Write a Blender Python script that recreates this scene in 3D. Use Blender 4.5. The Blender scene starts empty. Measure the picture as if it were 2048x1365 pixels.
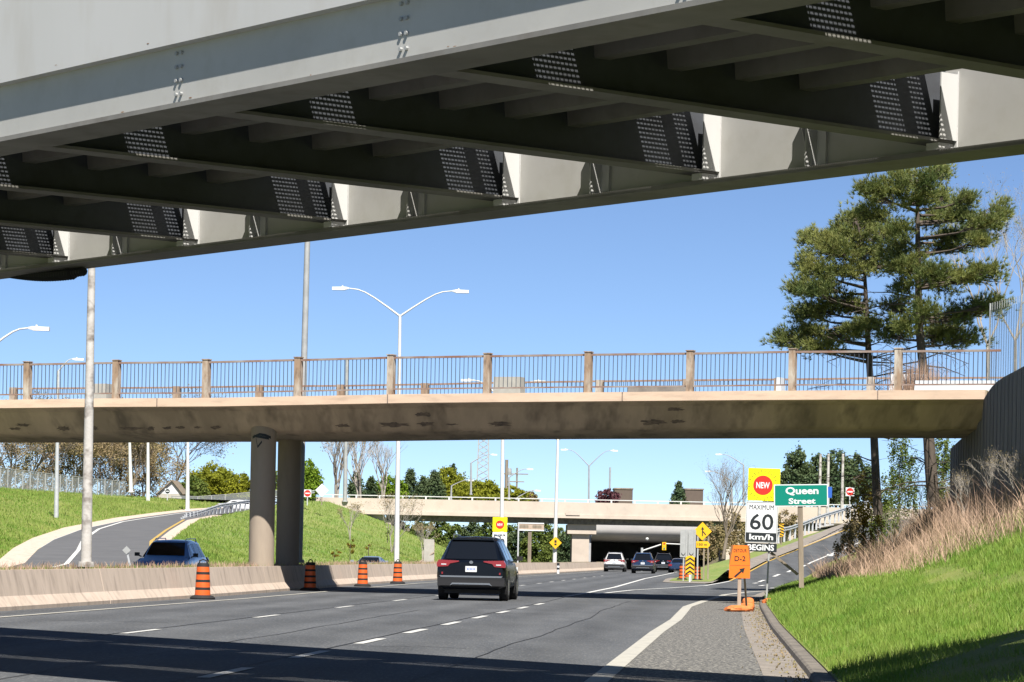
import bpy, math, random
import numpy as np
from mathutils import Vector, Matrix
random.seed(7); RNG = np.random.default_rng(7)
S = bpy.context.scene; COL = S.collection
R = math.radians
# ------------------------------------------------------------------ camera
F, PX, PY, CH = 6000.0, 1024.0, 1111.0, 1.3        # focal length and principal point in pixels of the 2048 px wide photo
ROLL = math.atan(0.02); CR, SR = math.cos(ROLL), math.sin(ROLL)
cd = bpy.data.cameras.new('camera'); cam = bpy.data.objects.new('camera', cd); COL.objects.link(cam)
cd.sensor_fit = 'HORIZONTAL'; cd.sensor_width = 36.0; cd.lens = 36.0 * F / 2048.0
cd.shift_y = (PY - 682.5) / 2048.0; cd.clip_start = 0.1; cd.clip_end = 8000
cam.matrix_world = Matrix.Translation((0, 0, CH)) @ Matrix.Rotation(-ROLL, 4, 'Y') @ Matrix.Rotation(R(90), 4, 'X')
S.camera = cam
# ------------------------------------------------------------------ light
SUNV = Vector((-0.17, 0.77, -1.0)).normalized()
w = bpy.data.worlds.new('World'); S.world = w; w.use_nodes = True
nt = w.node_tree; nt.nodes.clear()
sky = nt.nodes.new('ShaderNodeTexSky'); sky.sky_type = 'NISHITA'; sky.sun_disc = False
el = math.asin(-SUNV.z); sky.sun_elevation = el; sky.sun_rotation = math.atan2(-SUNV.x, -SUNV.y)
sky.air_density = 0.46; sky.dust_density = 0.0; sky.ozone_density = 3.4; sky.altitude = 800
bg = nt.nodes.new('ShaderNodeBackground'); bg.inputs[1].default_value = 0.064
out = nt.nodes.new('ShaderNodeOutputWorld')
nt.links.new(sky.outputs[0], bg.inputs[0]); nt.links.new(bg.outputs[0], out.inputs[0])
sd = bpy.data.lights.new('sun', 'SUN'); sd.energy = 5.0; sd.angle = R(0.53); sd.color = (1.0, 0.95, 0.87)
so = bpy.data.objects.new('sun', sd); COL.objects.link(so)
so.rotation_euler = SUNV.to_track_quat('-Z', 'Y').to_euler()
S.view_settings.view_transform = 'Standard'; S.view_settings.look = 'None'
S.view_settings.exposure = 1.07; S.view_settings.gamma = 1.0
# ------------------------------------------------------------------ pixel helpers (photo pixel + distance -> place)
def ray(px, py):
    a = (px - PX) / F; b = -(py - PY) / F
    return Vector((a * CR - b * SR, 1.0, a * SR + b * CR))
def at(px, py, Y): return Vector((0, 0, CH)) + ray(px, py) * Y
def gnd(px, py, z=0.0):
    d = ray(px, py); return at(px, py, (z - CH) / d.z)
def xat(px, Y): return at(px, PY + .02 * (px - PX), Y).x
def zat(px, py, Y): return at(px, py, Y).z
# ------------------------------------------------------------------ mesh builder
class MB:
    def __init__(s): s.v = []; s.f = []; s.m = []
    def add(s, vs, fs, mi=0):
        n = len(s.v); s.v += [tuple(v) for v in vs]; s.f += [tuple(i + n for i in f) for f in fs]; s.m += [mi] * len(fs); return s
    def quad(s, a, b, c, d, mi=0): return s.add([a, b, c, d], [(0, 1, 2, 3)], mi)
    def box(s, x0, x1, y0, y1, z0, z1, mi=0, M=None):
        vs = [Vector(p) for p in ((x0, y0, z0), (x1, y0, z0), (x1, y1, z0), (x0, y1, z0), (x0, y0, z1), (x1, y0, z1), (x1, y1, z1), (x0, y1, z1))]
        if M is not None: vs = [M @ v for v in vs]
        return s.add(vs, [(0, 3, 2, 1), (4, 5, 6, 7), (0, 1, 5, 4), (1, 2, 6, 5), (2, 3, 7, 6), (3, 0, 4, 7)], mi)
    def cbox(s, c, sz, mi=0, M=None):
        return s.box(c[0] - sz[0] / 2, c[0] + sz[0] / 2, c[1] - sz[1] / 2, c[1] + sz[1] / 2, c[2] - sz[2] / 2, c[2] + sz[2] / 2, mi, M)
    def bar(s, p, q, wx, wz, mi=0):          # rectangular bar from p to q
        p = Vector(p); q = Vector(q); d = (q - p); L = d.length; d.normalize()
        up = Vector((0, 0, 1)) if abs(d.z) < .95 else Vector((0, 1, 0))
        sx = d.cross(up).normalized(); sz = sx.cross(d).normalized()
        vs = []
        for o in (p, q):
            for a, b in ((-1, -1), (1, -1), (1, 1), (-1, 1)): vs.append(o + sx * a * wx / 2 + sz * b * wz / 2)
        return s.add(vs, [(0, 1, 2, 3), (7, 6, 5, 4), (0, 4, 5, 1), (1, 5, 6, 2), (2, 6, 7, 3), (3, 7, 4, 0)], mi)
    def tube(s, pts, rs, n=8, mi=0, cap=True):
        pts = [Vector(p) for p in pts]
        if not hasattr(rs, '__len__'): rs = [rs] * len(pts)
        vs = []; fs = []; ref = None
        for i, p in enumerate(pts):
            d = (pts[min(i + 1, len(pts) - 1)] - pts[max(i - 1, 0)])
            if d.length < 1e-9: d = Vector((0, 0, 1))
            d.normalize()
            if ref is None: ref = Vector((1, 0, 0)) if abs(d.x) < .9 else Vector((0, 1, 0))
            a = (ref - d * ref.dot(d)).normalized(); b = d.cross(a); ref = a
            for k in range(n):
                t = 2 * math.pi * k / n; vs.append(p + (a * math.cos(t) + b * math.sin(t)) * rs[i])
        for i in range(len(pts) - 1):
            for k in range(n):
                k2 = (k + 1) % n; fs.append((i * n + k, i * n + k2, (i + 1) * n + k2, (i + 1) * n + k))
        if cap: fs.append(tuple(range(n - 1, -1, -1))); fs.append(tuple((len(pts) - 1) * n + k for k in range(n)))
        return s.add(vs, fs, mi)
    def lathe(s, prof, c=(0, 0, 0), n=20, mi=0, mfun=None):   # prof: list of (r, z)
        vs = []
        for r, z in prof:
            for k in range(n):
                t = 2 * math.pi * k / n; vs.append((c[0] + r * math.cos(t), c[1] + r * math.sin(t), c[2] + z))
        o = len(s.v); s.v += vs
        for i in range(len(prof) - 1):
            for k in range(n):
                k2 = (k + 1) % n; s.f.append((o + i * n + k, o + i * n + k2, o + (i + 1) * n + k2, o + (i + 1) * n + k)); s.m.append(mfun(i) if mfun else mi)
        s.f.append(tuple(o + k for k in range(n - 1, -1, -1))); s.m.append(mi)
        s.f.append(tuple(o + (len(prof) - 1) * n + k for k in range(n))); s.m.append(mi)
        return s
    def prism(s, poly, y0, y1, mi=0, M=None):   # poly in (x,z), extruded along y; counter-clockwise seen from -y
        n = len(poly); vs = [Vector((x, y0, z)) for x, z in poly] + [Vector((x, y1, z)) for x, z in poly]
        if M is not None: vs = [M @ v for v in vs]
        fs = [tuple(range(n)), tuple(range(2 * n - 1, n - 1, -1))] + [(i, n + i, n + (i + 1) % n, (i + 1) % n) for i in range(n)]
        return s.add(vs, fs, mi)
    def grid(s, rows, mi=0):
        nc = len(rows[0]); vs = [p for r_ in rows for p in r_]; fs = []
        for i in range(len(rows) - 1):
            for j in range(nc - 1): fs.append((i * nc + j, i * nc + j + 1, (i + 1) * nc + j + 1, (i + 1) * nc + j))
        return s.add(vs, fs, mi)
def finish(me, mats, smooth):
    for m in (mats if isinstance(mats, (list, tuple)) else [mats]): me.materials.append(m)
    if smooth:
        me.polygons.foreach_set('use_smooth', [True] * len(me.polygons)); me.set_sharp_from_angle(angle=R(smooth if smooth > 1 else 38))
    me.update()
def part(name, mb, mats, parent=None, local=False, smooth=0):
    me = bpy.data.meshes.new(name); vs = mb.v
    if parent is not None and not local:
        root = parent
        while root.parent: root = root.parent
        l = root.location; vs = [(v[0] - l.x, v[1] - l.y, v[2] - l.z) for v in vs]
    me.from_pydata(vs, [], mb.f); me.polygons.foreach_set('material_index', mb.m)
    finish(me, mats, smooth)
    o = bpy.data.objects.new(name, me); COL.objects.link(o)
    if parent: o.parent = parent
    return o
def npmesh(name, V, Fc, mats, parent=None, smooth=0, off=None):   # V (n,3) ; Fc (m,k)
    if parent is not None and off is None:
        root = parent
        while root.parent: root = root.parent
        V = V - np.array(root.location)
    me = bpy.data.meshes.new(name); k = Fc.shape[1]
    me.vertices.add(len(V)); me.vertices.foreach_set('co', V.astype(np.float32).ravel())
    me.loops.add(Fc.size); me.loops.foreach_set('vertex_index', Fc.astype(np.int32).ravel())
    me.polygons.add(len(Fc)); me.polygons.foreach_set('loop_start', np.arange(0, Fc.size, k, dtype=np.int32))
    me.update(calc_edges=True); finish(me, mats, smooth)
    o = bpy.data.objects.new(name, me); COL.objects.link(o)
    if parent: o.parent = parent
    return o
def tag(o, label, cat, group=None):
    o['label'] = label; o['category'] = cat
    if group: o['group'] = group
    return o
def thing(name, label, cat, loc=(0, 0, 0), rz=0, group=None):
    o = bpy.data.objects.new(name, None); COL.objects.link(o); o.location = loc; o.rotation_euler = (0, 0, rz); o.empty_display_size = .3
    return tag(o, label, cat, group)
def struct(name, mb, mats, smooth=0):
    o = part(name, mb, mats, smooth=smooth); o['kind'] = 'structure'; return o
def copy_tree(o, parent=None):
    c = o.copy(); COL.objects.link(c)
    if parent: c.parent = parent
    for ch in [x for x in bpy.data.objects if x.parent == o and x is not c]: copy_tree(ch, c)
    return c
# ------------------------------------------------------------------ materials
KA = 0.74
def mat(name, c1, c2=None, scale=4.0, rough=.85, metal=0.0, spec=.4, bump=0.0, bscale=None, stretch=(1, 1, 1), c3=None, s3=60.0, f3=.5,
        lo=.35, hi=.65, coord='Object', detail=6, wave=None, coat=0, trans=0):
    c1, c2, c3 = [None if c is None else tuple(v * KA for v in c) for c in (c1, c2, c3)]
    m = bpy.data.materials.new(name); m.use_nodes = True; n = m.node_tree; b = n.nodes['Principled BSDF']
    b.inputs['Roughness'].default_value = rough; b.inputs['Metallic'].default_value = metal; b.inputs['Specular IOR Level'].default_value = spec
    if coat: b.inputs['Coat Weight'].default_value = coat; b.inputs['Coat Roughness'].default_value = .05
    b.inputs['Base Color'].default_value = (*c1, 1)
    if c2 is None and not bump: return m
    tc = n.nodes.new('ShaderNodeTexCoord'); mp = n.nodes.new('ShaderNodeMapping'); mp.inputs['Scale'].default_value = stretch
    n.links.new(tc.outputs[coord], mp.inputs[0])
    def noise(sc, det=detail):
        t = n.nodes.new('ShaderNodeTexNoise'); t.inputs['Scale'].default_value = sc; t.inputs['Detail'].default_value = det; t.inputs['Roughness'].default_value = .6
        n.links.new(mp.outputs[0], t.inputs['Vector']); return t
    def mr(src, a, b_, c=0, d=1):
        t = n.nodes.new('ShaderNodeMapRange'); t.inputs[1].default_value = a; t.inputs[2].default_value = b_; t.inputs[3].default_value = c; t.inputs[4].default_value = d
        n.links.new(src, t.inputs[0]); return t.outputs[0]
    def mix(f, a, b_):
        t = n.nodes.new('ShaderNodeMix'); t.data_type = 'RGBA'; n.links.new(f, t.inputs[0])
        for s_, v in ((6, a), (7, b_)):
            if isinstance(v, tuple): t.inputs[s_].default_value = (*v, 1)
            else: n.links.new(v, t.inputs[s_])
        return t.outputs[2]
    col = None
    if c2 is not None:
        col = mix(mr(noise(scale).outputs[0], lo, hi), c1, c2)
        if c3 is not None: col = mix(mr(noise(s3, 3).outputs[0], .5, .72, 0, f3), col, c3)
        n.links.new(col, b.inputs['Base Color'])
    if bump:
        bp = n.nodes.new('ShaderNodeBump'); bp.inputs['Strength'].default_value = bump; bp.inputs['Distance'].default_value = .02
        n.links.new(noise(bscale or scale * 6).outputs[0], bp.inputs['Height']); n.links.new(bp.outputs[0], b.inputs['Normal'])
    if trans:
        tr = n.nodes.new('ShaderNodeBsdfTranslucent'); ms = n.nodes.new('ShaderNodeMixShader'); ms.inputs[0].default_value = trans
        if col is not None: n.links.new(col, tr.inputs[0])
        else: tr.inputs[0].default_value = (*c1, 1)
        n.links.new(b.outputs[0], ms.inputs[1]); n.links.new(tr.outputs[0], ms.inputs[2])
        n.links.new(ms.outputs[0], n.nodes['Material Output'].inputs[0])
    return m
asphalt = mat('asphalt', (.070, .075, .083), (.118, .123, .130), 1.1, .9, c3=(.21, .21, .21), s3=26, f3=.55, bump=.4, bscale=30, stretch=(1, .12, 1), lo=.3, hi=.7, detail=10, spec=.3)
asphalt2 = mat('asphalt_grey', (.11, .112, .118), (.14, .14, .145), .7, .9, c3=(.2, .2, .2), s3=30, f3=.3)
shoulder_m = mat('coarse_asphalt', (.078, .077, .076), (.125, .122, .116), 3.2, .95, c3=(.6, .57, .5), s3=20, f3=.9, bump=.6, bscale=25, detail=10, lo=.3, hi=.7, stretch=(1, .6, 1))
paint_w = mat('road_paint_white', (.62, .62, .6), (.36, .36, .35), 5, .8, lo=.5, hi=.8)
paint_far = mat('road_paint_far', (.7, .7, .68))
paint_c = mat('road_paint_cream', (.52, .50, .44), (.3, .29, .27), 4, .8, lo=.45, hi=.8)
paint_y = mat('road_paint_yellow', (.62, .4, .08), (.45, .33, .12), 3, .8)
conc = mat('concrete_barrier', (.70, .575, .475), (.60, .49, .40), 2.0, .9, c3=(.30, .24, .2), s3=2.6, f3=.55, stretch=(1.2, 1.2, .3), bump=.15, bscale=30)
conc_w = mat('concrete_gutter', (.33, .29, .25), (.22, .195, .17), 2.5, .9, c3=(.2, .18, .16), s3=20, f3=.4)
conc_dk = mat('concrete_dark_curb', (.26, .23, .19), (.13, .115, .1), 3, .95, bump=.5, bscale=20)
fascia_m = mat('fascia_concrete', (.76, .575, .43), (.66, .49, .365), 1.2, .9, c3=(.34, .26, .2), s3=2.5, f3=.4, stretch=(.4, .4, 2))
soffit_m = mat('soffit_concrete', (.72, .56, .43), (.5, .39, .30), .75, .92, c3=(.2, .16, .13), s3=1.6, f3=.8, stretch=(1, .18, .3), lo=.36, hi=.6)
spall_m = mat('exposed_rusty_concrete', (.33, .25, .2), (.15, .12, .11), 6, .95, bump=.6, bscale=20)
pier_m = mat('pier_concrete', (.44, .36, .28), (.36, .295, .235), 1.0, .9, c3=(.26, .21, .17), s3=3, f3=.35, stretch=(1, 1, .3))
post_m = mat('rail_post_concrete', (.56, .5, .42), (.36, .25, .17), 2.6, .9, c3=(.13, .085, .06), s3=7, f3=.7, stretch=(1, 1, .35), lo=.38, hi=.58)
rail_m = mat('rusty_rail', (.30, .17, .11), (.40, .29, .22), 3, .7, lo=.3, hi=.7)
railgrey_m = mat('weathered_rail', (.35, .31, .28), (.25, .13, .09), 1.6, .6)
bars_m = mat('dark_baluster', (.05, .06, .08))
wall_m = mat('dark_retaining_wall', (.2, .19, .19), (.14, .135, .14), 1.5, .95, c3=(.07, .07, .07), s3=3, f3=.7, stretch=(1, 1, .15))
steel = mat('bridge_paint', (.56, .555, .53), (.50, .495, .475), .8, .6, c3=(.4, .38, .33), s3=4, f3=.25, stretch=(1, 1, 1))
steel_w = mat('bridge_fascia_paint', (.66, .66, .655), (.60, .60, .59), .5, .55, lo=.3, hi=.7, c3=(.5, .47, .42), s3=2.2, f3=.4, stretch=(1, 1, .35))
steel_u = mat('bridge_underside_shaded_paint', (.285, .275, .255), (.195, .19, .178), .9, .7, c3=(.17, .15, .13), s3=3.5, f3=.5, stretch=(1, 1, 1))  # bridge paint with the shade of the underside put into its colour
steel_d = mat('bridge_deck_shaded_paint', (.02, .022, .027), (.014, .016, .02), 2, .85)  # near-black colour carries the deep shade below the deck
beam_m = mat('floor_beam_shaded_paint', (.09, .10, .12), (.07, .075, .085), 1.5, .65, c3=(.05, .05, .055), s3=4, f3=.4)  # bridge paint darkened and blued, shade under the deck painted in
galv = mat('galvanised_steel', (.62, .64, .66), (.5, .52, .54), 5, .5, metal=.2)
galv_dk = mat('weathered_galvanised', (.45, .46, .46), (.36, .37, .37), 3, .6, metal=.1)
lampw = mat('pole_white_paint', (.78, .78, .76), (.68, .68, .67), 2, .6)
polec = mat('concrete_pole', (.50, .47, .44), (.62, .6, .57), 2.2, .85, c3=(.16, .13, .11), s3=1.6, f3=1.3, stretch=(1.2, 1.2, 1.4), bump=.3)
wood = mat('weathered_wood', (.34, .28, .21), (.22, .18, .14), 5, .9, stretch=(1, 1, .2))
woodlight = mat('pale_wood', (.55, .43, .34), (.42, .32, .25), 5, .9, stretch=(1, 1, .2))
rust = mat('rust', (.35, .16, .06), (.2, .09, .04), 8, .9)
rubber = mat('black_rubber', (.02, .02, .021), None, rough=.8)
black = mat('black_plastic', (.018, .018, .02), None, rough=.55)
signblack = mat('sign_black', (.015, .02, .025), None, rough=.5)
orange = mat('drum_orange', (.84, .15, .025), (.72, .12, .02), 6, .5)
sorange = mat('sign_orange', (.95, .21, .02), None, rough=.45)
syellow = mat('sign_bright_yellow', (.93, .86, .01), None, rough=.4)
samber = mat('sign_amber', (.9, .5, .015), None, rough=.45)
swhite = mat('sign_white', (.78, .8, .82), None, rough=.4)
sback = mat('sign_back_aluminium', (.42, .43, .43), (.36, .37, .37), 4, .5)
sbeige = mat('sign_back_beige', (.5, .48, .42), (.42, .4, .35), 4, .7)
sgreen = mat('sign_green', (.0, .23, .17), None, rough=.4)
sred = mat('sign_red', (.72, .03, .02), None, rough=.45)
sblue = mat('sign_blue', (.03, .12, .5), None, rough=.45)
bagm = mat('orange_sandbag', (.8, .24, .06), (.6, .17, .05), 9, .7, bump=.6, bscale=14)
glass = mat('tinted_car_glass', (.008, .010, .014), None, rough=.06, spec=.45)
chrome = mat('brushed_silver_trim', (.6, .6, .6), None, rough=.3, metal=.9)
lightred = mat('tail_light_red', (.28, .006, .01), None, rough=.15, spec=.8, coat=.5)
alloy = mat('wheel_alloy', (.4, .4, .42), None, rough=.35, metal=.7)
pl_blk = mat('paint_black', (.003, .005, .010), None, rough=.3, spec=.2, coat=.22)
pl_navy = mat('paint_navy', (.01, .03, .09), None, rough=.25, coat=1)
pl_blue = mat('paint_blue', (.05, .3, .9), None, rough=.25, coat=1)
pl_white = mat('paint_white', (.75, .75, .76), None, rough=.3, coat=1)
pl_silver = mat('paint_pale_blue_silver', (.36, .43, .52), None, rough=.3, metal=.3, coat=1)
grass_m = mat('grass_green', (.17, .23, .035), (.25, .28, .06), .35, .95, c3=(.25, .27, .08), s3=5, f3=.6, bump=.9, bscale=3, lo=.4, hi=.62)
grass_dry = mat('grass_mixed', (.17, .26, .05), (.28, .31, .09), .25, .95, c3=(.1, .15, .03), s3=3, f3=.6, bump=.8, bscale=3)
soil = mat('soil_bank', (.2, .16, .1), (.13, .14, .06), .8, .95, c3=(.28, .22, .14), s3=8, f3=.5)
blade_m = mat('grass_blades', (.16, .32, .035), (.31, .44, .08), .8, .6, trans=.35, lo=.38, hi=.62, spec=.3, c3=(.44, .42, .14), s3=2.6, f3=.55)
blade_far = mat('grass_blades_bank', (.17, .31, .045), (.33, .40, .10), .3, .8, trans=.3, lo=.35, hi=.65, spec=.2)
straw_m = mat('dry_weed_stalks', (.66, .47, .35), (.42, .28, .2), .9, .8, trans=.2, lo=.35, hi=.65, spec=.2)
needle = mat('pine_needles', (.12, .175, .055), (.30, .32, .09), .55, .6, trans=.22, c3=(.3, .2, .06), s3=2.2, f3=.28, lo=.35, hi=.65, spec=.3)
spruce = mat('dark_evergreen_leaves', (.07, .12, .055), (.13, .17, .07), .5, .7, trans=.2, spec=.2)
leafy = mat('spring_leaves', (.36, .37, .03), (.22, .26, .03), .5, .7, trans=.35, spec=.2)
leafb = mat('bright_spring_leaves', (.26, .40, .03), (.18, .28, .03), .5, .7, trans=.35, spec=.2)
leafmid = mat('green_shrub_leaves', (.13, .20, .04), (.22, .27, .06), .4, .7, trans=.3, c3=(.2, .2, .05), s3=1.2, f3=.5, spec=.2)
leafgold = mat('golden_leaves', (.36, .22, .03), (.16, .18, .03), .7, .7, trans=.3, spec=.2)
leafpurple = mat('purple_leaves', (.09, .025, .035), None, rough=.7, trans=.2)
bud_m = mat('brown_buds', (.36, .26, .16), (.28, .26, .10), .3, .8, trans=.2, spec=.1)
bark = mat('pine_bark', (.12, .095, .075), (.07, .055, .045), 6, .95, stretch=(1, 1, .3), bump=.5, bscale=12)
barkg = mat('bare_bark', (.25, .205, .16), (.17, .14, .115), 2, .95)
barkp = mat('pale_bark', (.42, .38, .33), (.3, .27, .23), 2, .95)
def mesh_mat(name, c, alpha):
    m = bpy.data.materials.new(name); m.use_nodes = True; n = m.node_tree; b = n.nodes['Principled BSDF']
    b.inputs['Base Color'].default_value = (*c, 1); b.inputs['Alpha'].default_value = alpha; b.inputs['Roughness'].default_value = .6; return m
chain = mesh_mat('chain_link_mesh', (.42, .45, .47), .32)
chain2 = mesh_mat('chain_link_mesh_near', (.55, .55, .55), .16)
# ------------------------------------------------------------------ alignments
def lerp(tab, y):
    xs = [t[0] for t in tab]; return [float(np.interp(y, xs, [t[k] for t in tab])) for k in range(1, len(tab[0]))]
def Xb(Y): return float(np.interp(Y, [0, 59, 84, 100, 115, 129, 160, 200, 236, 270, 440], [-14.6, -10.0, -8.0, -7.1, -6.25, -5.35, -2.75, .6, 4.0, 7.0, 21]))   # road-side foot of the median barrier
RIGHT = [(5, 1.75), (34.6, 3.86), (56.6, 5.35), (82.6, 7.28), (99.3, 8.67), (135, 12.6), (180, 17.5), (220, 23.5), (245, 29), (285, 40), (320, 54), (360, 75)]
def Xc(Y): return lerp(RIGHT, Y)[0]           # right kerb / outer edge of the ramp
RAMPL = [(110, 5.6, 0), (146, 9.4, 0), (180, 13.0, 0), (200, 15.8, .53), (220, 18.7, 1.2), (240, 22.4, 2.05), (260, 26.8, 3.2), (275, 30.6, 4.3), (285, 33.3, 5.0), (310, 41, 6.2), (330, 49, 6.9), (360, 64, 7.0)]
def zr(Y): return lerp(RAMPL, Y)[1] if Y > 110 else 0.0
LRAMP = [(96, -21.2, -14.2, -.1), (112, -20.6, -15.0, -.02), (130, -21.1, -15.7, .52), (148, -23.4, -17.6, 1.1), (165, -25.2, -19.6, 1.65), (190, -27.2, -21.7, 2.42), (225, -28.6, -24.4, 3.45), (250, -28.9, -24.9, 4.15), (275, -28.4, -23.8, 4.9), (300, -26, -20, 5.6)]
OPL = lambda Y: -26.0 + .079 * Y              # far edge of the opposing carriageway
# ground far and wide
struct('ground', MB().box(-900, 900, -60, 3500, -.9, -.45), grass_dry)
# main carriageway
ys = [-10, 10, 25, 40, 60, 80, 100, 120, 150, 180, 220, 260, 300, 360, 440]
rd = MB()
def mainR(Y): return Xc(Y) - .45 if Y <= 135 else float(np.interp(Y, [135, 150, 187, 245, 300, 440], [12.15, 9.9, 11.2, 15.0, 18.6, 30]))
rd.grid([[(Xb(y) - .3 + (mainR(y) - Xb(y) + .3) * k / 8, y, 0) for k in range(9)] for y in ys])
struct('main_road', rd, asphalt)
# shoulder of coarse asphalt right of the white edge line
EDGE = [(5, -1.2), (31.1, .78), (52.5, 2.44), (63.6, 3.38), (81.1, 4.65), (92.4, 5.81), (101, 6.75), (110.4, 7.75), (120.5, 9.35), (128.7, 11.0)]
def Xe(Y): return lerp(EDGE, Y)[0]
sy = [5, 20, 31, 42, 52, 58, 63, 72, 81, 87, 92, 97, 101, 106, 110]
struct('shoulder', MB().grid([[(Xe(y) + .1 + (max(Xc(y) - .9 - Xe(y) - .1, .05)) * k / 4, y, .004) for k in range(5)] for y in sy]), shoulder_m)
gy = list(range(5, 136, 5))
struct('gutter', MB().grid([[(Xc(y) - .95 + .5 * k, y, .008) for k in range(2)] for y in gy]), conc_w)
kb = MB(); kz = .085
rows = [[(Xc(y) - .45, y, 0), (Xc(y) - .43, y, kz - .02), (Xc(y) - .40, y, kz), (Xc(y) - .24, y, kz), (Xc(y) - .22, y, 0)] for y in gy]
kb.grid(rows); struct('kerb', kb, conc_dk)
# right ramp
ry = [112, 125, 135, 146, 160, 170, 180, 190, 200, 210, 220, 230, 240, 250, 260, 275, 285, 310, 330, 360]
def rrow(y):
    a, z = lerp(RAMPL, y); b = Xc(y) - .2
    return [(a + (b - a) * k / 5, y, z + .006 * (y > 100)) for k in range(6)]
struct('right_ramp', MB().grid([rrow(y) for y in ry]), asphalt)
gr = MB(); gr.grid([[(lerp(RAMPL, y)[0] - 1.5 + 1.3 * k, y, lerp(RAMPL, y)[1] + .015 + .06 * (1 - k)) for k in range(2)] for y in ry if y >= 200]); struct('ramp_gutter', gr, conc_w)
# ---- markings
mk = MB()
def dash(f, y0, y1, wd, z=.008):
    for a, b in zip(np.linspace(y0, y1, 3)[:-1], np.linspace(y0, y1, 3)[1:]): mk.quad((f(a) - wd / 2, a, z), (f(a) + wd / 2, a, z), (f(b) + wd / 2, b, z), (f(b) - wd / 2, b, z))
fl = lambda Y: -9.2 + .0745 * Y; fc = lambda Y: -5.4 + .0765 * Y
for a, b in ((22.2, 25), (33.6, 36.4), (45.2, 48), (57.6, 60.5), (69.4, 72.3), (81, 84), (92.6, 95.6), (104.4, 107.4), (116.3, 119.3), (128.4, 131.4), (139.5, 142.5), (149, 152), (159.5, 162.5), (170, 173), (182, 185), (194, 197), (206, 209)): dash(fl, a, b, .13)
for k in range(-2, 9): dash(fc, 30.2 + 6.12 * k, 33.0 + 6.12 * k, .15)
struct('lane_marking', mk, paint_w)
def line(name, pts, wd, m, z=.008):
    b = MB(); rows = []
    for i, p in enumerate(pts):
        y = p[0]; zz = p[2] if len(p) > 2 else 0
        rows.append([(p[1] - wd / 2, y, zz + z), (p[1] + wd / 2, y, zz + z)])
    b.grid(rows); return struct(name, b, m)
line('edge_line', [(y, Xe(y) + .12) for y in (5, 15, 25, 31, 40, 52.5, 58, 63.6, 72, 81, 87, 92.4, 97, 101, 106, 110.4, 115, 120.5, 125, 128.7)], .24, paint_c, .010)
line('yellow_edge_line', [(y, Xb(y) + 1.25 - .0 * y) for y in range(10, 261, 10)], .14, paint_c, .010)
line('gore_line', [(96, 1.7), (106.7, 2.65), (130.2, 4.5), (160, 6.5), (187, 8.3), (245, 12.7), (290, 16)], .17, paint_far, .010)
line('ramp_edge_line', [(104, 2.9), (109.7, 3.6), (119.7, 4.83), (130.6, 6.86), (146.4, 9.45), (163, 11.3), (180, 13.1)], .17, paint_far, .012)
line('ramp_yellow_line', [(y, lerp(RAMPL, y)[0] + .1, lerp(RAMPL, y)[1]) for y in (180, 190, 200, 210, 220, 230, 240, 250, 260, 275, 285, 310)], .16, paint_y, .03)
mk = MB()
def slmark(p, q, wd):
    p = Vector(p); q = Vector(q); mk.quad((p.x - wd / 2, p.y, p.z), (p.x + wd / 2, p.y, p.z), (q.x + wd / 2, q.y, q.z), (q.x - wd / 2, q.y, q.z))
def rampx(Y, off): a, z = lerp(RAMPL, Y); return (a + off, Y, z + .02)
for y0, y1, o in ((138, 142, 3.4), (150, 155, 2.6), (165, 170, 1.9), (178, 183, 1.9), (190, 195, 2.2), (200, 205, 2.6), (209, 214, 3.0)): slmark(rampx(y0, o), rampx(y1, o + .1), .22)
for y in range(216, 260, 4): slmark(rampx(y, 3.2 + (y - 216) * .012), rampx(y + 4, 3.2 + (y - 212) * .012), .18)
slmark(rampx(232, 3.6), rampx(236, 3.4), .5); slmark(rampx(126, 4.5), rampx(129, 4.1), .25)
struct('ramp_marking', mk, paint_far)
def wheel_paths(m, slope, off, period):   # worn, polished wheel tracks running along the lanes
    n = m.node_tree; b = n.nodes['Principled BSDF']; src = b.inputs['Base Color'].links[0].from_socket; tc = n.nodes.new('ShaderNodeTexCoord'); sp_ = n.nodes.new('ShaderNodeSeparateXYZ'); n.links.new(tc.outputs['Object'], sp_.inputs[0])
    def M_(op, a, b2):
        t_ = n.nodes.new('ShaderNodeMath'); t_.operation = op
        for i, v in enumerate((a, b2)):
            if isinstance(v, (int, float)): t_.inputs[i].default_value = v
            elif v is not None: n.links.new(v, t_.inputs[i])
        return t_.outputs[0]
    u = M_('SUBTRACT', sp_.outputs[0], M_('MULTIPLY', sp_.outputs[1], slope)); c_ = M_('COSINE', M_('MULTIPLY', M_('SUBTRACT', u, off), 2 * math.pi / period), None)
    f = M_('ADD', M_('MULTIPLY', c_, .12), 1.0); nz = n.nodes.new('ShaderNodeTexNoise'); nz.inputs['Scale'].default_value = .35; nz.inputs['Detail'].default_value = 5; n.links.new(tc.outputs['Object'], nz.inputs['Vector'])
    f = M_('MULTIPLY', f, M_('ADD', M_('MULTIPLY', nz.outputs[0], .5), .75)); vm = n.nodes.new('ShaderNodeVectorMath'); vm.operation = 'SCALE'; n.links.new(src, vm.inputs[0]); n.links.new(f, vm.inputs['Scale']); n.links.new(vm.outputs[0], b.inputs['Base Color'])
wheel_paths(asphalt, .0765, -9.2, 1.87)
tar = mat('tar_seam', (.02, .02, .022), None, rough=.7)
m = MB(); rr = random.Random(17)
def seam(f, y0, y1, wd, amp=.03, step=1.5):
    y = y0; rows = []; o = 0
    while y <= y1: o += rr.uniform(-amp, amp); o *= .9; rows.append([(f(y) + o - wd / 2, y, .006), (f(y) + o + wd / 2, y, .006)]); y += step
    m.grid(rows)
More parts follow.
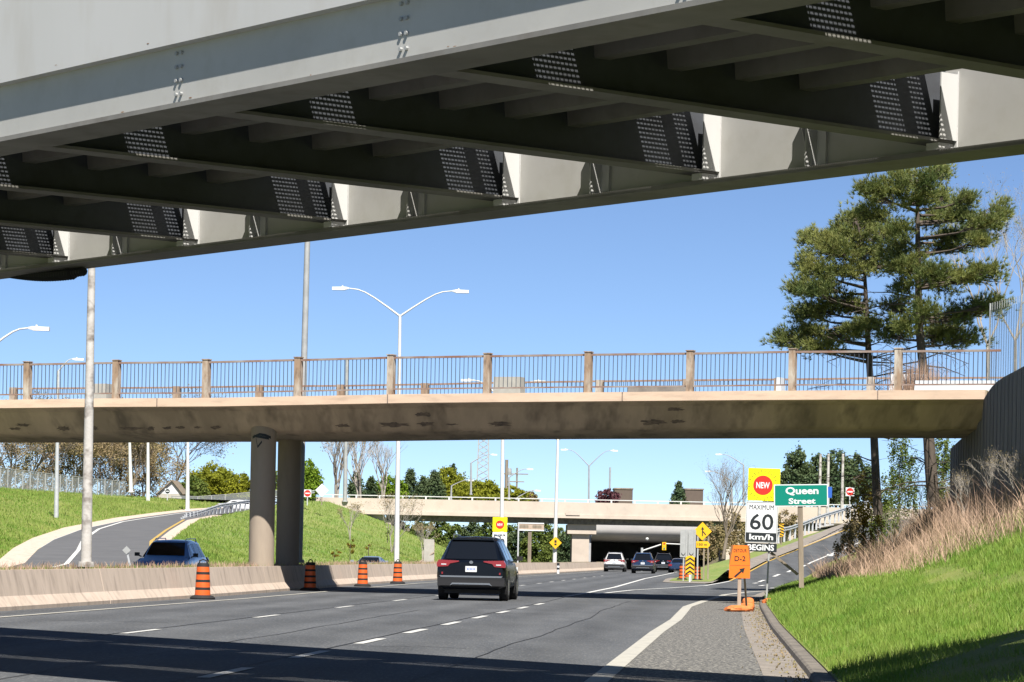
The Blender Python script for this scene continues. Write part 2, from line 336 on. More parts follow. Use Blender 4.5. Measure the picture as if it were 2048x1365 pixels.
seam(lambda y: -9.35 + .0745 * y, 14, 200, .035); seam(lambda y: -5.55 + .0765 * y, 12, 130, .03); seam(lambda y: -3.3 + .077 * y, 20, 90, .02, .06); seam(lambda y: -7.2 + .0755 * y, 24, 70, .022, .06)
for y, x0_, x1_ in ((52, -8, -6.0), (66, -1.6, .6), (41, -2.4, -.6)):
    rows = []; o = 0
    for i in range(14): x = x0_ + (x1_ - x0_) * i / 13; o += rr.uniform(-.25, .25); rows.append([(x, y + o, .006), (x, y + o + .05, .006)])
    m.grid(rows)
struct('tar_seam', m, tar)
# gore island and grass wedge between the road and the right ramp
isl = MB()
isl.grid([[(float(np.interp(y, [163, 187, 245, 300], [8.5, 10.0, 14.4, 18.0])) + (float(np.interp(y, [163, 180, 200, 220, 240, 260, 275, 285, 300], [10.6, 12.2, 14.3, 17.2, 20.9, 25.3, 29.1, 31.8, 37])) - float(np.interp(y, [163, 187, 245, 300], [8.5, 10.0, 14.4, 18.0]))) * k / 6, y,
            .03 + zr(y) * (k / 6) ** 1.3 * 1.0 + (.5 * math.sin(math.pi * k / 6) if y > 205 else 0)) for k in range(7)] for y in (170, 176, 183, 190, 197, 205, 212, 220, 230, 240, 250, 260, 270, 280, 290, 300)])
struct('grass_wedge', isl, grass_dry, 1)
g2 = MB(); g2.grid([[(float(np.interp(y, [158, 163, 187, 200], [8.6, 8.2, 9.6, 10.6])) + (float(np.interp(y, [158, 163, 187, 200], [10.2, 10.9, 12.9, 14.0])) - float(np.interp(y, [158, 163, 187, 200], [8.6, 8.2, 9.6, 10.6]))) * k / 4, y, .02) for k in range(5)] for y in (158, 163, 175, 187, 200)])
struct('gravel_island', g2, conc_w)
# ---- right bank
def bankf(k):
    if k < 3.3: return .1 + .275 * k
    return .1 + .9075 + .74 * (k - 3.3)
def bankz(X, Y):
    k = max(X - Xc(Y) + .25, 0); z = zr(Y) + bankf(k); return min(z, 6.1 + .0 * Y)
bk = MB(); by = [4, 10, 16, 22, 28, 34, 40, 46, 52, 58, 64, 70, 76, 82, 88, 94, 100, 106, 112, 120, 128, 136, 146, 158, 170, 185, 200, 215, 230, 245, 260, 280, 300, 330, 360]
kk = [0, .4, .9, 1.5, 2.2, 3.0, 3.8, 4.8, 5.8, 7, 8.5, 10, 13, 18, 30, 60]
rr = random.Random(3)
bk.grid([[(Xc(y) - .25 + k, y, bankz(Xc(y) - .25 + k, y) + (rr.uniform(-.08, .08) if k > .5 else 0)) for k in kk] for y in by])
struct('grass_bank', bk, grass_m, 1)
# ---- opposing carriageway, left ramp, verges
struct('opposing_road', MB().grid([[(OPL(y) + (Xb(y) - 2.0 - OPL(y)) * k / 4, y, -.1) for k in range(5)] for y in (20, 60, 100, 150, 200, 260, 330, 440)]), asphalt2)
def lr(y): return lerp(LRAMP, y)
lys = [96, 104, 112, 121, 130, 139, 148, 156, 165, 177, 190, 207, 225, 237, 250, 262, 275, 300]
struct('left_ramp', MB().grid([[(lr(y)[0] + (lr(y)[1] - lr(y)[0]) * k / 4, y, lr(y)[2] + .01) for k in range(5)] for y in lys]), asphalt2)
struct('left_ramp_gutter', MB().grid([[(lr(y)[0] - 1.2 + 1.2 * k, y, lr(y)[2] + .02 + .05 * (1 - k)) for k in range(2)] for y in lys]), conc)
struct('left_ramp_inner_gutter', MB().grid([[(lr(y)[1] + .8 * k, y, lr(y)[2] + .012) for k in range(2)] for y in lys if 148 <= y <= 250]), conc)
line('left_ramp_white_line', [(112, -18.9, -.02), (130, -19.3, .52), (148, -21.4, 1.1), (165, -23.6, 1.65), (190, -26.2, 2.42), (213, -27.7, 3.1), (225, -27.9, 3.45), (250, -28.2, 4.15), (275, -27.9, 4.9)], .2, paint_far, .025)
line('left_ramp_yellow_line', [(148, -17.8, 1.1), (165, -19.85, 1.65), (190, -21.95, 2.42), (225, -24.65, 3.45)], .2, paint_y, .03)
# left hill
CREST = [(60, -24, .4), (96, -27, 1.6), (130, -33, 3.0), (165, -39, 4.3), (200, -43, 5.3), (235, -45.5, 6.1), (262, -45.6, 6.35), (280, -41, 6.3), (300, -34, 6.2), (330, -30, 6.3)]
hl = MB(); rows = []
for y in [60, 80] + lys + [320]:
    yy = max(y, 96); x0 = (lr(min(yy, 300))[0] - 1.2); z0 = lr(min(yy, 300))[2] + .05
    if y < 96: x0 -= (96 - y) * .05; z0 = -.1
    cx, cz = lerp(CREST, y); row = []
    for k in range(9):
        t = k / 8; row.append((x0 + (cx - x0) * t, y, z0 + (cz - z0) * (t ** .85) + .12 * math.sin(k * 2.1 + y * .3) * math.sin(math.pi * t)))
    row.append((cx - 60, y, cz + .5)); row.append((cx - 200, y, cz + 1)); rows.append(row)
HILLROWS = rows[2:-1]; hl.grid(rows); struct('left_hill', hl, grass_m, 1)
# middle embankment between left ramp and opposing carriageway
RA = [(130, -15.7, .5), (139, -15.9, .82), (148, -16.8, 1.11), (165, -18.8, 1.66), (190, -20.9, 2.43), (225, -23.6, 3.46), (250, -24.1, 4.16), (262, -23.8, 4.6), (270, -23.4, 5.0), (290, -20.5, 6.2), (302, -18, 6.3)]
md = MB(); rows = []
for y in (130, 139, 148, 156, 165, 177, 190, 207, 225, 237, 250, 260, 270, 280, 290, 302):
    ax, az = lerp(RA, y); bx = OPL(y)
    rows.append([(ax + (bx - ax) * k / 8, y, az + (-.1 - az) * (k / 8) ** 1.1 + .1 * math.sin(k * 1.7 + y * .2) * math.sin(math.pi * k / 8)) for k in range(9)])
MIDROWS = rows; md.grid(rows); struct('grass_embankment', md, grass_dry, 1)
far = MB(); far.grid([[(x, y, z) for x, z in ((-300, 7), (-60, 6.6), (-20, 6.2), (-9, 2.6), (OPL(300), -.1))] for y in (302, 330, 600)])
far.grid([[(x, y, z) for x, z in ((20, 0), (25, 3.4), (40, 6.3), (80, 6.8), (400, 8))] for y in (302, 330, 600)]); struct('far_ground', far, soil, 1)
# ------------------------------------------------------------------ median barrier
bar_prof = [(0, 0), (0, .08), (-.15, .28), (-.27, .8), (-.40, .8), (-.42, .74)]
t = thing('median_barrier', 'long beige concrete barrier wall along the left side of the road', 'barrier', (Xb(20), 20, 0))
joints = [8 + 12.19 * k for k in range(0, 31)]
bm_ = MB()
for a, b in zip(joints[:-1], joints[1:]):
    a2 = a + .025; b2 = b - .025
    bm_.grid([[(Xb(y) + px_, y, pz) for px_, pz in bar_prof] for y in (a2, (a2 + b2) / 2, b2)])
    for y in (a2, b2): bm_.add([(Xb(y) + px_, y, pz) for px_, pz in bar_prof] + [(Xb(y) - .42, y, 0)], [tuple(range(len(bar_prof) + 1))])
part('wall', bm_, conc, t)
fill = MB(); fill.grid([[(Xb(y) - .42 - 1.35 * k, y, .745 + .03 * math.sin(y * .9 + k)) for k in range(2)] for y in range(8, 374, 3)]); fill.grid([[(Xb(y) - 1.77, y, .745), (Xb(y) - 1.8, y, .8), (Xb(y) - 1.95, y, .8), (Xb(y) - 2.05, y, -.12)] for y in range(8, 374, 6)])
part('planter_fill', fill, soil, t)
# ------------------------------------------------------------------ steel rail bridge overhead
E_T = Vector((.783, .622, 0)).normalized(); E_L = Vector((.622, -.783, 0)).normalized()
def BP(t_, l_, z_): return E_T * t_ + E_L * l_ + Vector((0, 0, z_))
MBR = Matrix(((E_T.x, -E_L.x, 0, 0), (E_T.y, -E_L.y, 0, 0), (0, 0, 1, 0), (0, 0, 0, 1)))  # local (t, -l, z)
L0, L1 = -2.0, 62.0
t = thing('rail_bridge', 'pale grey steel bridge crossing close overhead with open floor beams', 'bridge', BP(16.5, -25, 0))
def bb(m, t0, t1, a, b, z0, z1, mi=0): m.box(t0, t1, a, b, z0, z1, mi, MBR); return m
ng = MB(); bb(ng, 13.37, 13.62, L0, L1, 5.03, 5.5); part('girder', ng, steel, t)
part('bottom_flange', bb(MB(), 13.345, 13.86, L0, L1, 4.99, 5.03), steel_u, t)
fs = MB(); bb(fs, 13.26, 13.62, L0, L1, 5.5, 5.53); bb(fs, 13.26, 13.40, L0, L1, 5.53, 8.0); part('fascia_panel', fs, steel_w, t)
fg = MB(); bb(fg, 19.95, 20.2, L0, L1, 5.03, 8.55); part('girder', fg, steel, t)
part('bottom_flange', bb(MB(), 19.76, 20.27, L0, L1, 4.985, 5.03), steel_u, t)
BL = [18.93 + 3.17 * k for k in range(-4, 8)]
for l in BL:
    m = MB(); bb(m, 13.62, 19.95, l, l + .02, 5.13, 5.9); wb = part('floor_beam', m, beam_m, t)
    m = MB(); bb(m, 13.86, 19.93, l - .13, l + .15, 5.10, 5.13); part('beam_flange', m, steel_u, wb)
    m = MB(); bb(m, 19.72, 19.94, l - .17, l - .155, 5.12, 5.72); bb(m, 19.935, 19.949, l - .17, l + .0, 5.06, 5.75)
    for i in range(8):
        for j in range(2):
            c = BP(19.93, -(l - .045 - .075 * j), 5.22 + .062 * i); m.tube([c, c - E_T * .03], .016, 6)
    bb(m, 19.74, 19.94, l - .13, l + .02, 5.03, 5.095)
    part('connection_plate', m, steel_w, wb)
    m = MB(); bb(m, 19.925, 19.948, l - .012, l - .001, 5.14, 5.72); part('rust_streak', m, rust, wb)
    m = MB()
    for i in range(4):
        for j in range(2):
            c = BP(13.37, -(l + 2.46 + .075 * j), 5.1 + .115 * i); m.tube([c, c - E_T * .022], .017, 7)
    part('bolt_row', m, galv_dk, t)
m = MB()
for l in BL[:-1]:   # brackets on far girder mid-bay
    m.prism([(0, 0), (.0, .45), (-.16, .45), (-.03, 0)], 0, .012, 0, Matrix.Translation(BP(19.95, -(l + 1.72), 5.06)) @ MBR)
    bb(m, 19.78, 19.95, l + 1.62, l + 1.64, 5.04, 5.8); bb(m, 19.92, 19.95, l + 1.50, l + 1.62, 5.06, 5.8)
    part('stiffener', m, steel_w, t); m = MB()
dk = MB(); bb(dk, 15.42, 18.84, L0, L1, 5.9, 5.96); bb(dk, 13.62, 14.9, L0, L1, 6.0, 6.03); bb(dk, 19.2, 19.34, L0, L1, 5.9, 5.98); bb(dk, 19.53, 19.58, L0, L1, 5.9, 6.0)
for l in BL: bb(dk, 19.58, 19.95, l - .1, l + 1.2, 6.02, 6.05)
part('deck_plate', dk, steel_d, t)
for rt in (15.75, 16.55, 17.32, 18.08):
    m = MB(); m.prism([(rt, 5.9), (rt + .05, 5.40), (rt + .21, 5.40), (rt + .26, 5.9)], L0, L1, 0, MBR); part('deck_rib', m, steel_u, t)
gt = MB(); n = 0
for t0, t1, cr in ((18.84, 19.2, .045), (19.34, 19.53, .045), (14.9, 15.42, .045)):
    l = L0 + 4
    while l < 52: bb(gt, t0, t1, l, l + .0165, 5.940, 5.945); l += .031
    tt = t0
    while tt < t1 - .01: bb(gt, tt, tt + .012, L0, L1, 5.934, 5.939); tt += cr
part('walkway_grating', gt, steel_d, t)
m = MB(); rr = random.Random(8)
for i in range(26):
    l = rr.uniform(14, 30); z = rr.choice([5.535, 5.04, 5.5]) + rr.uniform(0, .02); tt = 13.258 if z > 5.52 else 13.367; w_ = rr.uniform(.006, .03); h_ = rr.uniform(.003, .009)
    m.add([BP(tt, -(l + w_ * a), z + h_ * b_) for a, b_ in ((-1, 0), (-.3, -.6), (.8, -.3), (1, .4), (.2, 1), (-.6, .7))], [tuple(range(6))])
part('paint_chip', m, rust, t)
# dark corrugated hose bundle hanging under the far girder
hose = MB(); p0 = at(18, 541, 41.4); p1 = at(168, 540, 39.5); pts = []; rs = []
for i in range(61):
    u = i / 60; pts.append(p0.lerp(p1, u) + Vector((0, 0, -.02 - .045 * math.sin(math.pi * u)))); rs.append((.075 + .018 * (i % 2)) * (1 if 2 < i < 52 else .55 if i <= 2 else .7))
hose.tube(pts, rs, 9)
tag(part('corrugated_hose', hose, rubber), 'black corrugated hose slung under the steel girder at upper left', 'hose')
# ------------------------------------------------------------------ concrete overpass (second bridge)
SK = -.362; E2 = Vector((1, SK, 0)).normalized(); N2 = Vector((-SK, 1, 0)).normalized(); O2 = Vector((0, 91.1, 0))
M2 = Matrix(((E2.x, N2.x, 0, O2.x), (E2.y, N2.y, 0, O2.y), (0, 0, 1, 0), (0, 0, 0, 1)))
def B2(px, py, n=0.0):      # photo pixel -> (s, z) on the plane n metres behind the front face
    d = ray(px, py); k = ((O2 + N2 * n) - Vector((0, 0, CH))).dot(N2) / d.dot(N2); p = Vector((0, 0, CH)) + d * k
    return (p - O2).dot(E2), p.z
ZT = [(-70, 6.0), (-17.5, 6.18), (-10, 6.27), (0, 6.32), (8, 6.28), (14.7, 6.12), (40, 6.0)]
ztab = [(B2(px, py)) for px, py in ((0, 800), (228, 797), (408, 796.5), (592, 793), (778, 789), (971, 787), (1173, 785), (1377, 783.5), (1582, 781), (1794, 781), (1950, 780))]
ztab = [(-70, ztab[0][1] - .3)] + ztab
def zt(s): return float(np.interp(s, [a for a, _ in ztab], [b for _, b in ztab]))
S0, S1 = -70.0, 14.35; W2 = 12.6
t = thing('concrete_overpass', 'tan concrete overpass with rusty railing spanning the road in the middle distance', 'bridge', O2)
ss = [S0, -50, -35, -25, -17.5, -14, -10, -7, -3.5, 0, 3.5, 7, 10, 12, S1]
m = MB(); m.grid([[M2 @ Vector((s, n, zt(s) + dz)) for n, dz in ((.62, 0), (.0, 0), (0, -.27), (.28, -.29))] for s in ss]); m.grid([[M2 @ Vector((s, n, zt(s) + dz)) for n, dz in ((W2 - .3, -.29), (W2, -.27), (W2, 0), (W2 - .6, 0))] for s in ss])
m.quad(*[M2 @ Vector((S1, n, zt(S1) + dz)) for n, dz in ((0, -.27), (W2, -.27), (W2, 0), (0, 0))])
part('fascia', m, fascia_m, t)
for s in (-20.3, -12.1, -4.2, 3.4, 11.2): jm = MB(); jm.box(s, s + .03, -.006, .0, zt(s) - .268, zt(s) - .004, 0, M2); part('joint', jm, spall_m, t)
m = MB(); m.grid([[M2 @ Vector((s, n, zt(s) + dz)) for n, dz in ((.28, -.29), (1.1, -.36), (2.7, -.93), (2.95, -.98), (W2 - 2.9, -.98), (W2 - 1.1, -.36), (W2 - .3, -.29))] for s in ss])
part('soffit', m, soffit_m, t)
m = MB(); m.grid([[M2 @ Vector((s, n, zt(s) - .1)) for n in (.6, W2 - .6)] for s in ss]); part('deck', m, asphalt2, t)
# spalled patches on the sloping soffit
rr = random.Random(5)
sp = MB()
def soff(px, py):            # photo pixel -> s, n on the sloping soffit face
    best = None
    for n in np.linspace(.9, 2.75, 60):
        s, z = B2(px, py, n); dz = float(np.interp(n, [.28, 1.1, 2.7], [-.29, -.36, -.93])); e = abs(z - (zt(s) + dz))
        if best is None or e < best[0]: best = (e, s, n, dz)
    return best[1:]
for px, py, rx, ry_ in ((30, 858, 12, 3), (48, 850, 16, 3), (128, 857, 16, 5), (190, 857, 8, 4), (262, 857, 26, 4), (302, 857, 9, 4), (335, 856, 10, 3), (360, 855, 10, 3), (395, 855, 8, 2), (430, 855, 14, 4), (686, 851, 14, 4), (788, 849, 34, 5), (852, 848, 18, 5), (845, 829, 18, 5), (1000, 848, 25, 5), (1307, 844, 26, 6), (1354, 843, 18, 4), (1350, 819, 18, 4), (560, 870, 26, 2), (905, 849, 14, 2), (1180, 868, 40, 1.5)):
    vs = []
    for k in range(22):
        a = 2 * math.pi * k / 22; f = rr.uniform(.5, 1.2); s, n, dz = soff(px + rx * f * math.cos(a), py - ry_ * f * math.sin(a)); vs.append(M2 @ Vector((s, n - .004, zt(s) + dz - .006)))
    sp.add(vs, [tuple(range(22))])
part('spalled_patch', sp, spall_m, t)
PS = [B2(px, 750)[0] for px in (50, 228, 408, 592, 778, 971, 1173, 1377, 1582, 1794)]
PS = [PS[0] - 3.13 * k for k in (6, 5, 4, 3, 2, 1)] + PS
RH = 1.17
for s in PS:
    m = MB(); m.box(s - .1, s + .1, .06, .30, zt(s), zt(s) + RH + .04, 0, M2); m.box(s - .12, s + .12, .04, .32, zt(s) + RH + .04, zt(s) + RH + .07, 0, M2); part('railing_post', m, post_m, t)
m = MB(); m2_ = MB(); edges = PS + [S1 + .5]
for i, (a, b) in enumerate(zip(edges[:-1], edges[1:])):
    za, zb = zt(a), zt(b)
    for h, hw in ((RH - .03, .045), (.17, .03)):
        m.bar(M2 @ Vector((a + .1, .18, za + h)), M2 @ Vector((b - .1, .18, zb + h)), .07, hw * 1.4)
    nb = 22
    for k in range(1, nb):
        s = a + .1 + (b - a - .2) * k / nb; z = za + (zb - za) * k / nb
        m2_.bar(M2 @ Vector((s, .18, z + .17)), M2 @ Vector((s, .18, z + RH - .05)), .021, .021)
part('handrail', m, railgrey_m, t); part('baluster_row', m2_, bars_m, t)
m = MB(); m2_ = MB(); PR = [B2(px, 770, W2 - .2)[0] for px in (28, 193, 355, 520, 683, 851, 1020, 1200, 1375, 1557, 1742)] + [S1]
for i, s in enumerate(PR):
    if i < 11: pm = MB(); pm.box(s - .12, s + .12, W2 - .35, W2 - .1, zt(s) - .1, zt(s) + RH, 0, M2); part('railing_post', pm, post_m, t)
    if i < 11:
        b = PR[i + 1]
        for h in (RH - .04, .62, .3): m.bar(M2 @ Vector((s + .12, W2 - .2, zt(s) + h)), M2 @ Vector((b - .12, W2 - .2, zt(b) + h)), .06, .06)
        for k in range(1, 22): q = s + (b - s) * k / 22; m2_.bar(M2 @ Vector((q, W2 - .2, zt(q) + .3)), M2 @ Vector((q, W2 - .2, zt(q) + RH - .05)), .02, .02)
part('handrail', m, rail_m, t); part('baluster_row', m2_, bars_m, t)
for (px, Yp, rw) in ((525, 96.9, .41), (577, 103.2, .40)):
    c = at(px, 1000, Yp); m = MB(); m.lathe([(rw, 0), (rw, zt(0) - .9)], (c.x, c.y, 0), 36); part('pier', m, pier_m, t, smooth=1)
gm = MB(); c = at(525, 1000, 96.9)
for i, (a0, z0, a1, z1) in enumerate(((-.34, 4.93, -.1, 5.03), (-.1, 5.03, .1, 5.0), (.1, 5.0, .26, 4.93), (-.22, 4.9, -.16, 4.62), (-.16, 4.62, -.02, 4.8), (-.3, 4.98, .2, 4.9))):
    pa = []; 
    for j in range(5):
        u = j / 4; x = a0 + (a1 - a0) * u; z = z0 + (z1 - z0) * u; pa.append((c.x + x, c.y - math.sqrt(max(.413 ** 2 - x * x, 0)) - .003, z))
    for p, q in zip(pa[:-1], pa[1:]): gm.add([(p[0], p[1], p[2] - .04), (q[0], q[1], q[2] - .04), (q[0], q[1], q[2] + .04), (p[0], p[1], p[2] + .04)], [(0, 1, 2, 3)])
part('graffiti_mark', gm, signblack, t)
# blocks standing on the overpass deck
for i, (px, py, wpx, hpx, n, m_, lb) in enumerate(((1013, 787, 58, 32, 9, sbeige, 'grey utility cabinet on the overpass deck seen through the railing'), (195, 797, 42, 30, 9, sbeige, 'grey box on the overpass deck near the tall concrete pole'), (1313, 784, 118, 11, 10.5, conc_w, 'long low concrete block on the overpass deck right of centre'), (1815, 781, 70, 30, 9.0, swhite, 'tall white concrete block at the right end of the overpass deck'), (1908, 781, 150, 18, 6, swhite, 'long white concrete block at the right end of the overpass deck'), (1557, 783, 12, 26, 7, swhite, 'slim white marker post on the overpass deck'))):
    s, z = B2(px, py, n); k = (95 + n) / F; m = MB()
    m.prism([(s - wpx * k / 2, zt(s) - .1), (s + wpx * k / 2, zt(s) - .1), (s + wpx * k / 2 - .03, z + hpx * k), (s - wpx * k / 2 + .03, z + hpx * k)], n, n + .5, 0, M2)
    m.prism([(s - wpx * k / 2 - .02, zt(s) - .1), (s + wpx * k / 2 + .02, zt(s) - .1), (s + wpx * k / 2 + .02, zt(s) + .02), (s - wpx * k / 2 - .02, zt(s) + .02)], n - .03, n + .53, 0, M2)
    tag(part('deck_block', m, m_), lb, 'concrete block')
# ------------------------------------------------------------------ right retaining wall, plateau, abutment
Xw = lambda Y: 5.45 + .093 * Y
t = thing('retaining_wall', 'dark concrete retaining wall at the right end of the overpass', 'wall', (Xw(85), 85, 3))
wt = [(64, 5.9), (72, 6.05), (80, 6.25), (84, 6.2), (86.3, 6.05), (86.6, 5.5), (104, 5.3)]
m = MB(); wy = [64, 66, 70, 74, 78, 81, 83, 85, 86.3, 87, 92, 98, 104]
m.grid([[(Xw(y) + .12 * ((i % 2)) * 0, y, 0.5), (Xw(y), y, lerp(wt, y)[0]), (Xw(y) + .4, y, lerp(wt, y)[0]), (Xw(y) + .4, y, 0.5)] for i, y in enumerate(wy)])
for y in np.arange(65, 104, 1.4): m.box(Xw(y) - .012, Xw(y) + .02, y, y + .05, 1, lerp(wt, y)[0] - .05)
m.quad((Xw(104), 104, .5), (Xw(104) + .4, 104, .5), (Xw(104) + .4, 104, 5.3), (Xw(104), 104, 5.3))
m.box(Xw(64) + .4, Xw(64) + 7, 63.9, 64.25, .5, 5.85)
part('wall', m, wall_m, t)
m = MB(); m.grid([[(Xw(y) + .4, y, lerp([(64, 5.88), (80, 6.2), (86, 6.1), (104, 6.0)], y)[0]), (Xw(y) + 2.2, y, lerp([(64, 6.6), (86, 6.6), (104, 6.2)], y)[0]), (Xw(y) + 40, y, 7.8)] for y in (64.2, 72, 80, 86, 95, 104)])
m.grid([[(Xw(104) + .4, 104, 6.0), (Xw(104) + 2.2, 104, 6.2), (Xw(104) + 40, 104, 7.8)], [(Xw(104) + 1.6, 109, 3), (Xw(104) + 4, 109, 3.4), (Xw(104) + 40, 109, 6)]])
struct('wall_top_ground', m, grass_dry, 1)
# chain link fence over the wall
t = thing('chain_link_fence', 'tall chain link fence above the dark retaining wall at right edge', 'fence', (15.2, 90, 6.2))
fp = [(14.75, 93.5, 6.15), (15.3, 91, 6.2), (15.9, 88.5, 6.3), (16.6, 86, 6.4), (17.4, 84, 6.5)]
m = MB(); 
for p in fp: m.tube([p, (p[0], p[1], p[2] + 3.3)], .03, 6)
part('fence_post', m, galv_dk, t); m = MB()
for a, b in zip(fp[:-1], fp[1:]): m.quad(a, b, (b[0], b[1], b[2] + 3.3), (a[0], a[1], a[2] + 3.3))
part('chain_mesh', m, chain2, t); m = MB()
for a, b in zip(fp[:-1], fp[1:]):
    for j in range(13):
        c = Vector(a).lerp(Vector(b), j / 13); m.bar(c, c + Vector((0, 0, 3.3)), .012, .012)
part('wire', m, galv_dk, t)
# ------------------------------------------------------------------ far overpass
YF = 300.0
t = thing('far_overpass', 'pale concrete overpass in the distance with white rail along its parapet', 'bridge', (0, YF, 0))
x0, x1 = xat(596, YF), 46
zt3, zm3, zf3, zb3 = zat(1000, 1002, YF), zat(1000, 1026, YF), zat(1000, 1034, YF), zat(1000, 1046, YF)
conc3 = mat('far_bridge_concrete', (.66, .56, .475), (.57, .485, .41), .3, .9, c3=(.4, .34, .29), s3=1, f3=.3)
def gz(x, z): return z + .0 * x
m = MB(); m.box(x0, x1, YF, YF + .35, zf3 + .35, zt3); m.box(x0, x1, YF - .12, YF + .35, zf3, zf3 + .35); part('parapet', m, conc3, t)
m = MB(); m.box(xat(770, YF), 30, YF + .6, YF + 1.1, zb3, zf3 + .02); m.box(xat(770, YF), 30, YF + 1.1, YF + 11, zb3 + .45, zf3 + .02); part('deck_girder', m, conc_dk, t)
m = MB(); m.box(x0, x1, YF + .35, YF + 11.2, zf3 + .1, zf3 + .4); part('deck', m, conc3, t)
m = MB(); m.box(x0, x1, YF + .1, YF + .16, zt3 + .24, zt3 + .32)
for x in np.arange(x0 + 1, x1, 2.32): m.box(x, x + .16, YF + .05, YF + .2, zt3, zt3 + .3)
part('parapet_rail', m, lampw, t)
px_l, px_r = xat(1134, YF), xat(1180, YF)
m = MB(); m.box(px_l, px_r + .6, YF + .8, YF + 10.5, zat(1150, 1068, YF), zb3 - .003); m.box(px_l + .5, px_r - .1, YF + 1.2, YF + 10, 0, zat(1150, 1068, YF) - .003); part('pier', m, conc3, t)
m = MB(); m.box(px_l - .2, px_l + 1.2, YF - .2, YF - .13, zm3 - .1, zm3 + .25); part('drain_box', m, conc3, t)
m = MB(); xa, xb_ = xat(640, YF), xat(800, YF)
m.add([(xa - 2, YF + .5, zf3), (xat(766, YF), YF + .5, zf3), (xat(772, YF), YF + .5, zb3), (xb_, YF + .5, zb3), (xb_, YF + .5, -.2), (xa - 2, YF + .5, -.2)], [(0, 5, 4, 3, 2, 1)])
m.box(xb_ - 1, xb_, YF + .5, YF + 11, -.2, zb3); part('abutment', m, conc3, t)
m = MB(); m.box(xat(1452, YF), 45, YF + .5, YF + 11, 0, zb3); part('abutment', m, conc3, t)
# second wide crossing behind, concave grey soffit and deep shade under it
Y4 = 322.0
t = thing('concrete_tunnel', 'wide grey concrete underpass behind the far overpass, black inside', 'tunnel', (15, Y4, 0))
x0, x1 = xat(1182, Y4), 34
m = MB(); prof = []
tz = zat(1300, 1030, Y4)
for k in range(9):
    a = k / 8; prof.append((Y4 + .02 + 12.98 * (1 - math.cos(a * math.pi / 2)) ** 3.5, tz - (tz - 2.95) * math.sin(a * math.pi / 2)))
m.grid([[(x, y, z) for y, z in prof] for x in (x0, (x0 + x1) / 2, x1)]); m.box(x0, x1, Y4, Y4 + .3, tz + .01, tz + .6); part('haunch', m, mat('tunnel_haunch', (.62, .6, .58), (.52, .5, .49), .4, .9), t, smooth=60)
m = MB(); m.box(x0, x1, Y4 + 13, Y4 + 24, 2.95, 3.3); m.box(x0 - .5, x0, Y4 + 1, Y4 + 24, -.1, tz); m.box(x1, x1 + .5, Y4, Y4 + 24, -.1, tz); m.box(x0, x1, Y4 + 24, Y4 + 25, -.1, 3.3); part('inner_wall', m, mat('tunnel_wall', (.5, .5, .52), (.4, .4, .42), 1, .9), t)
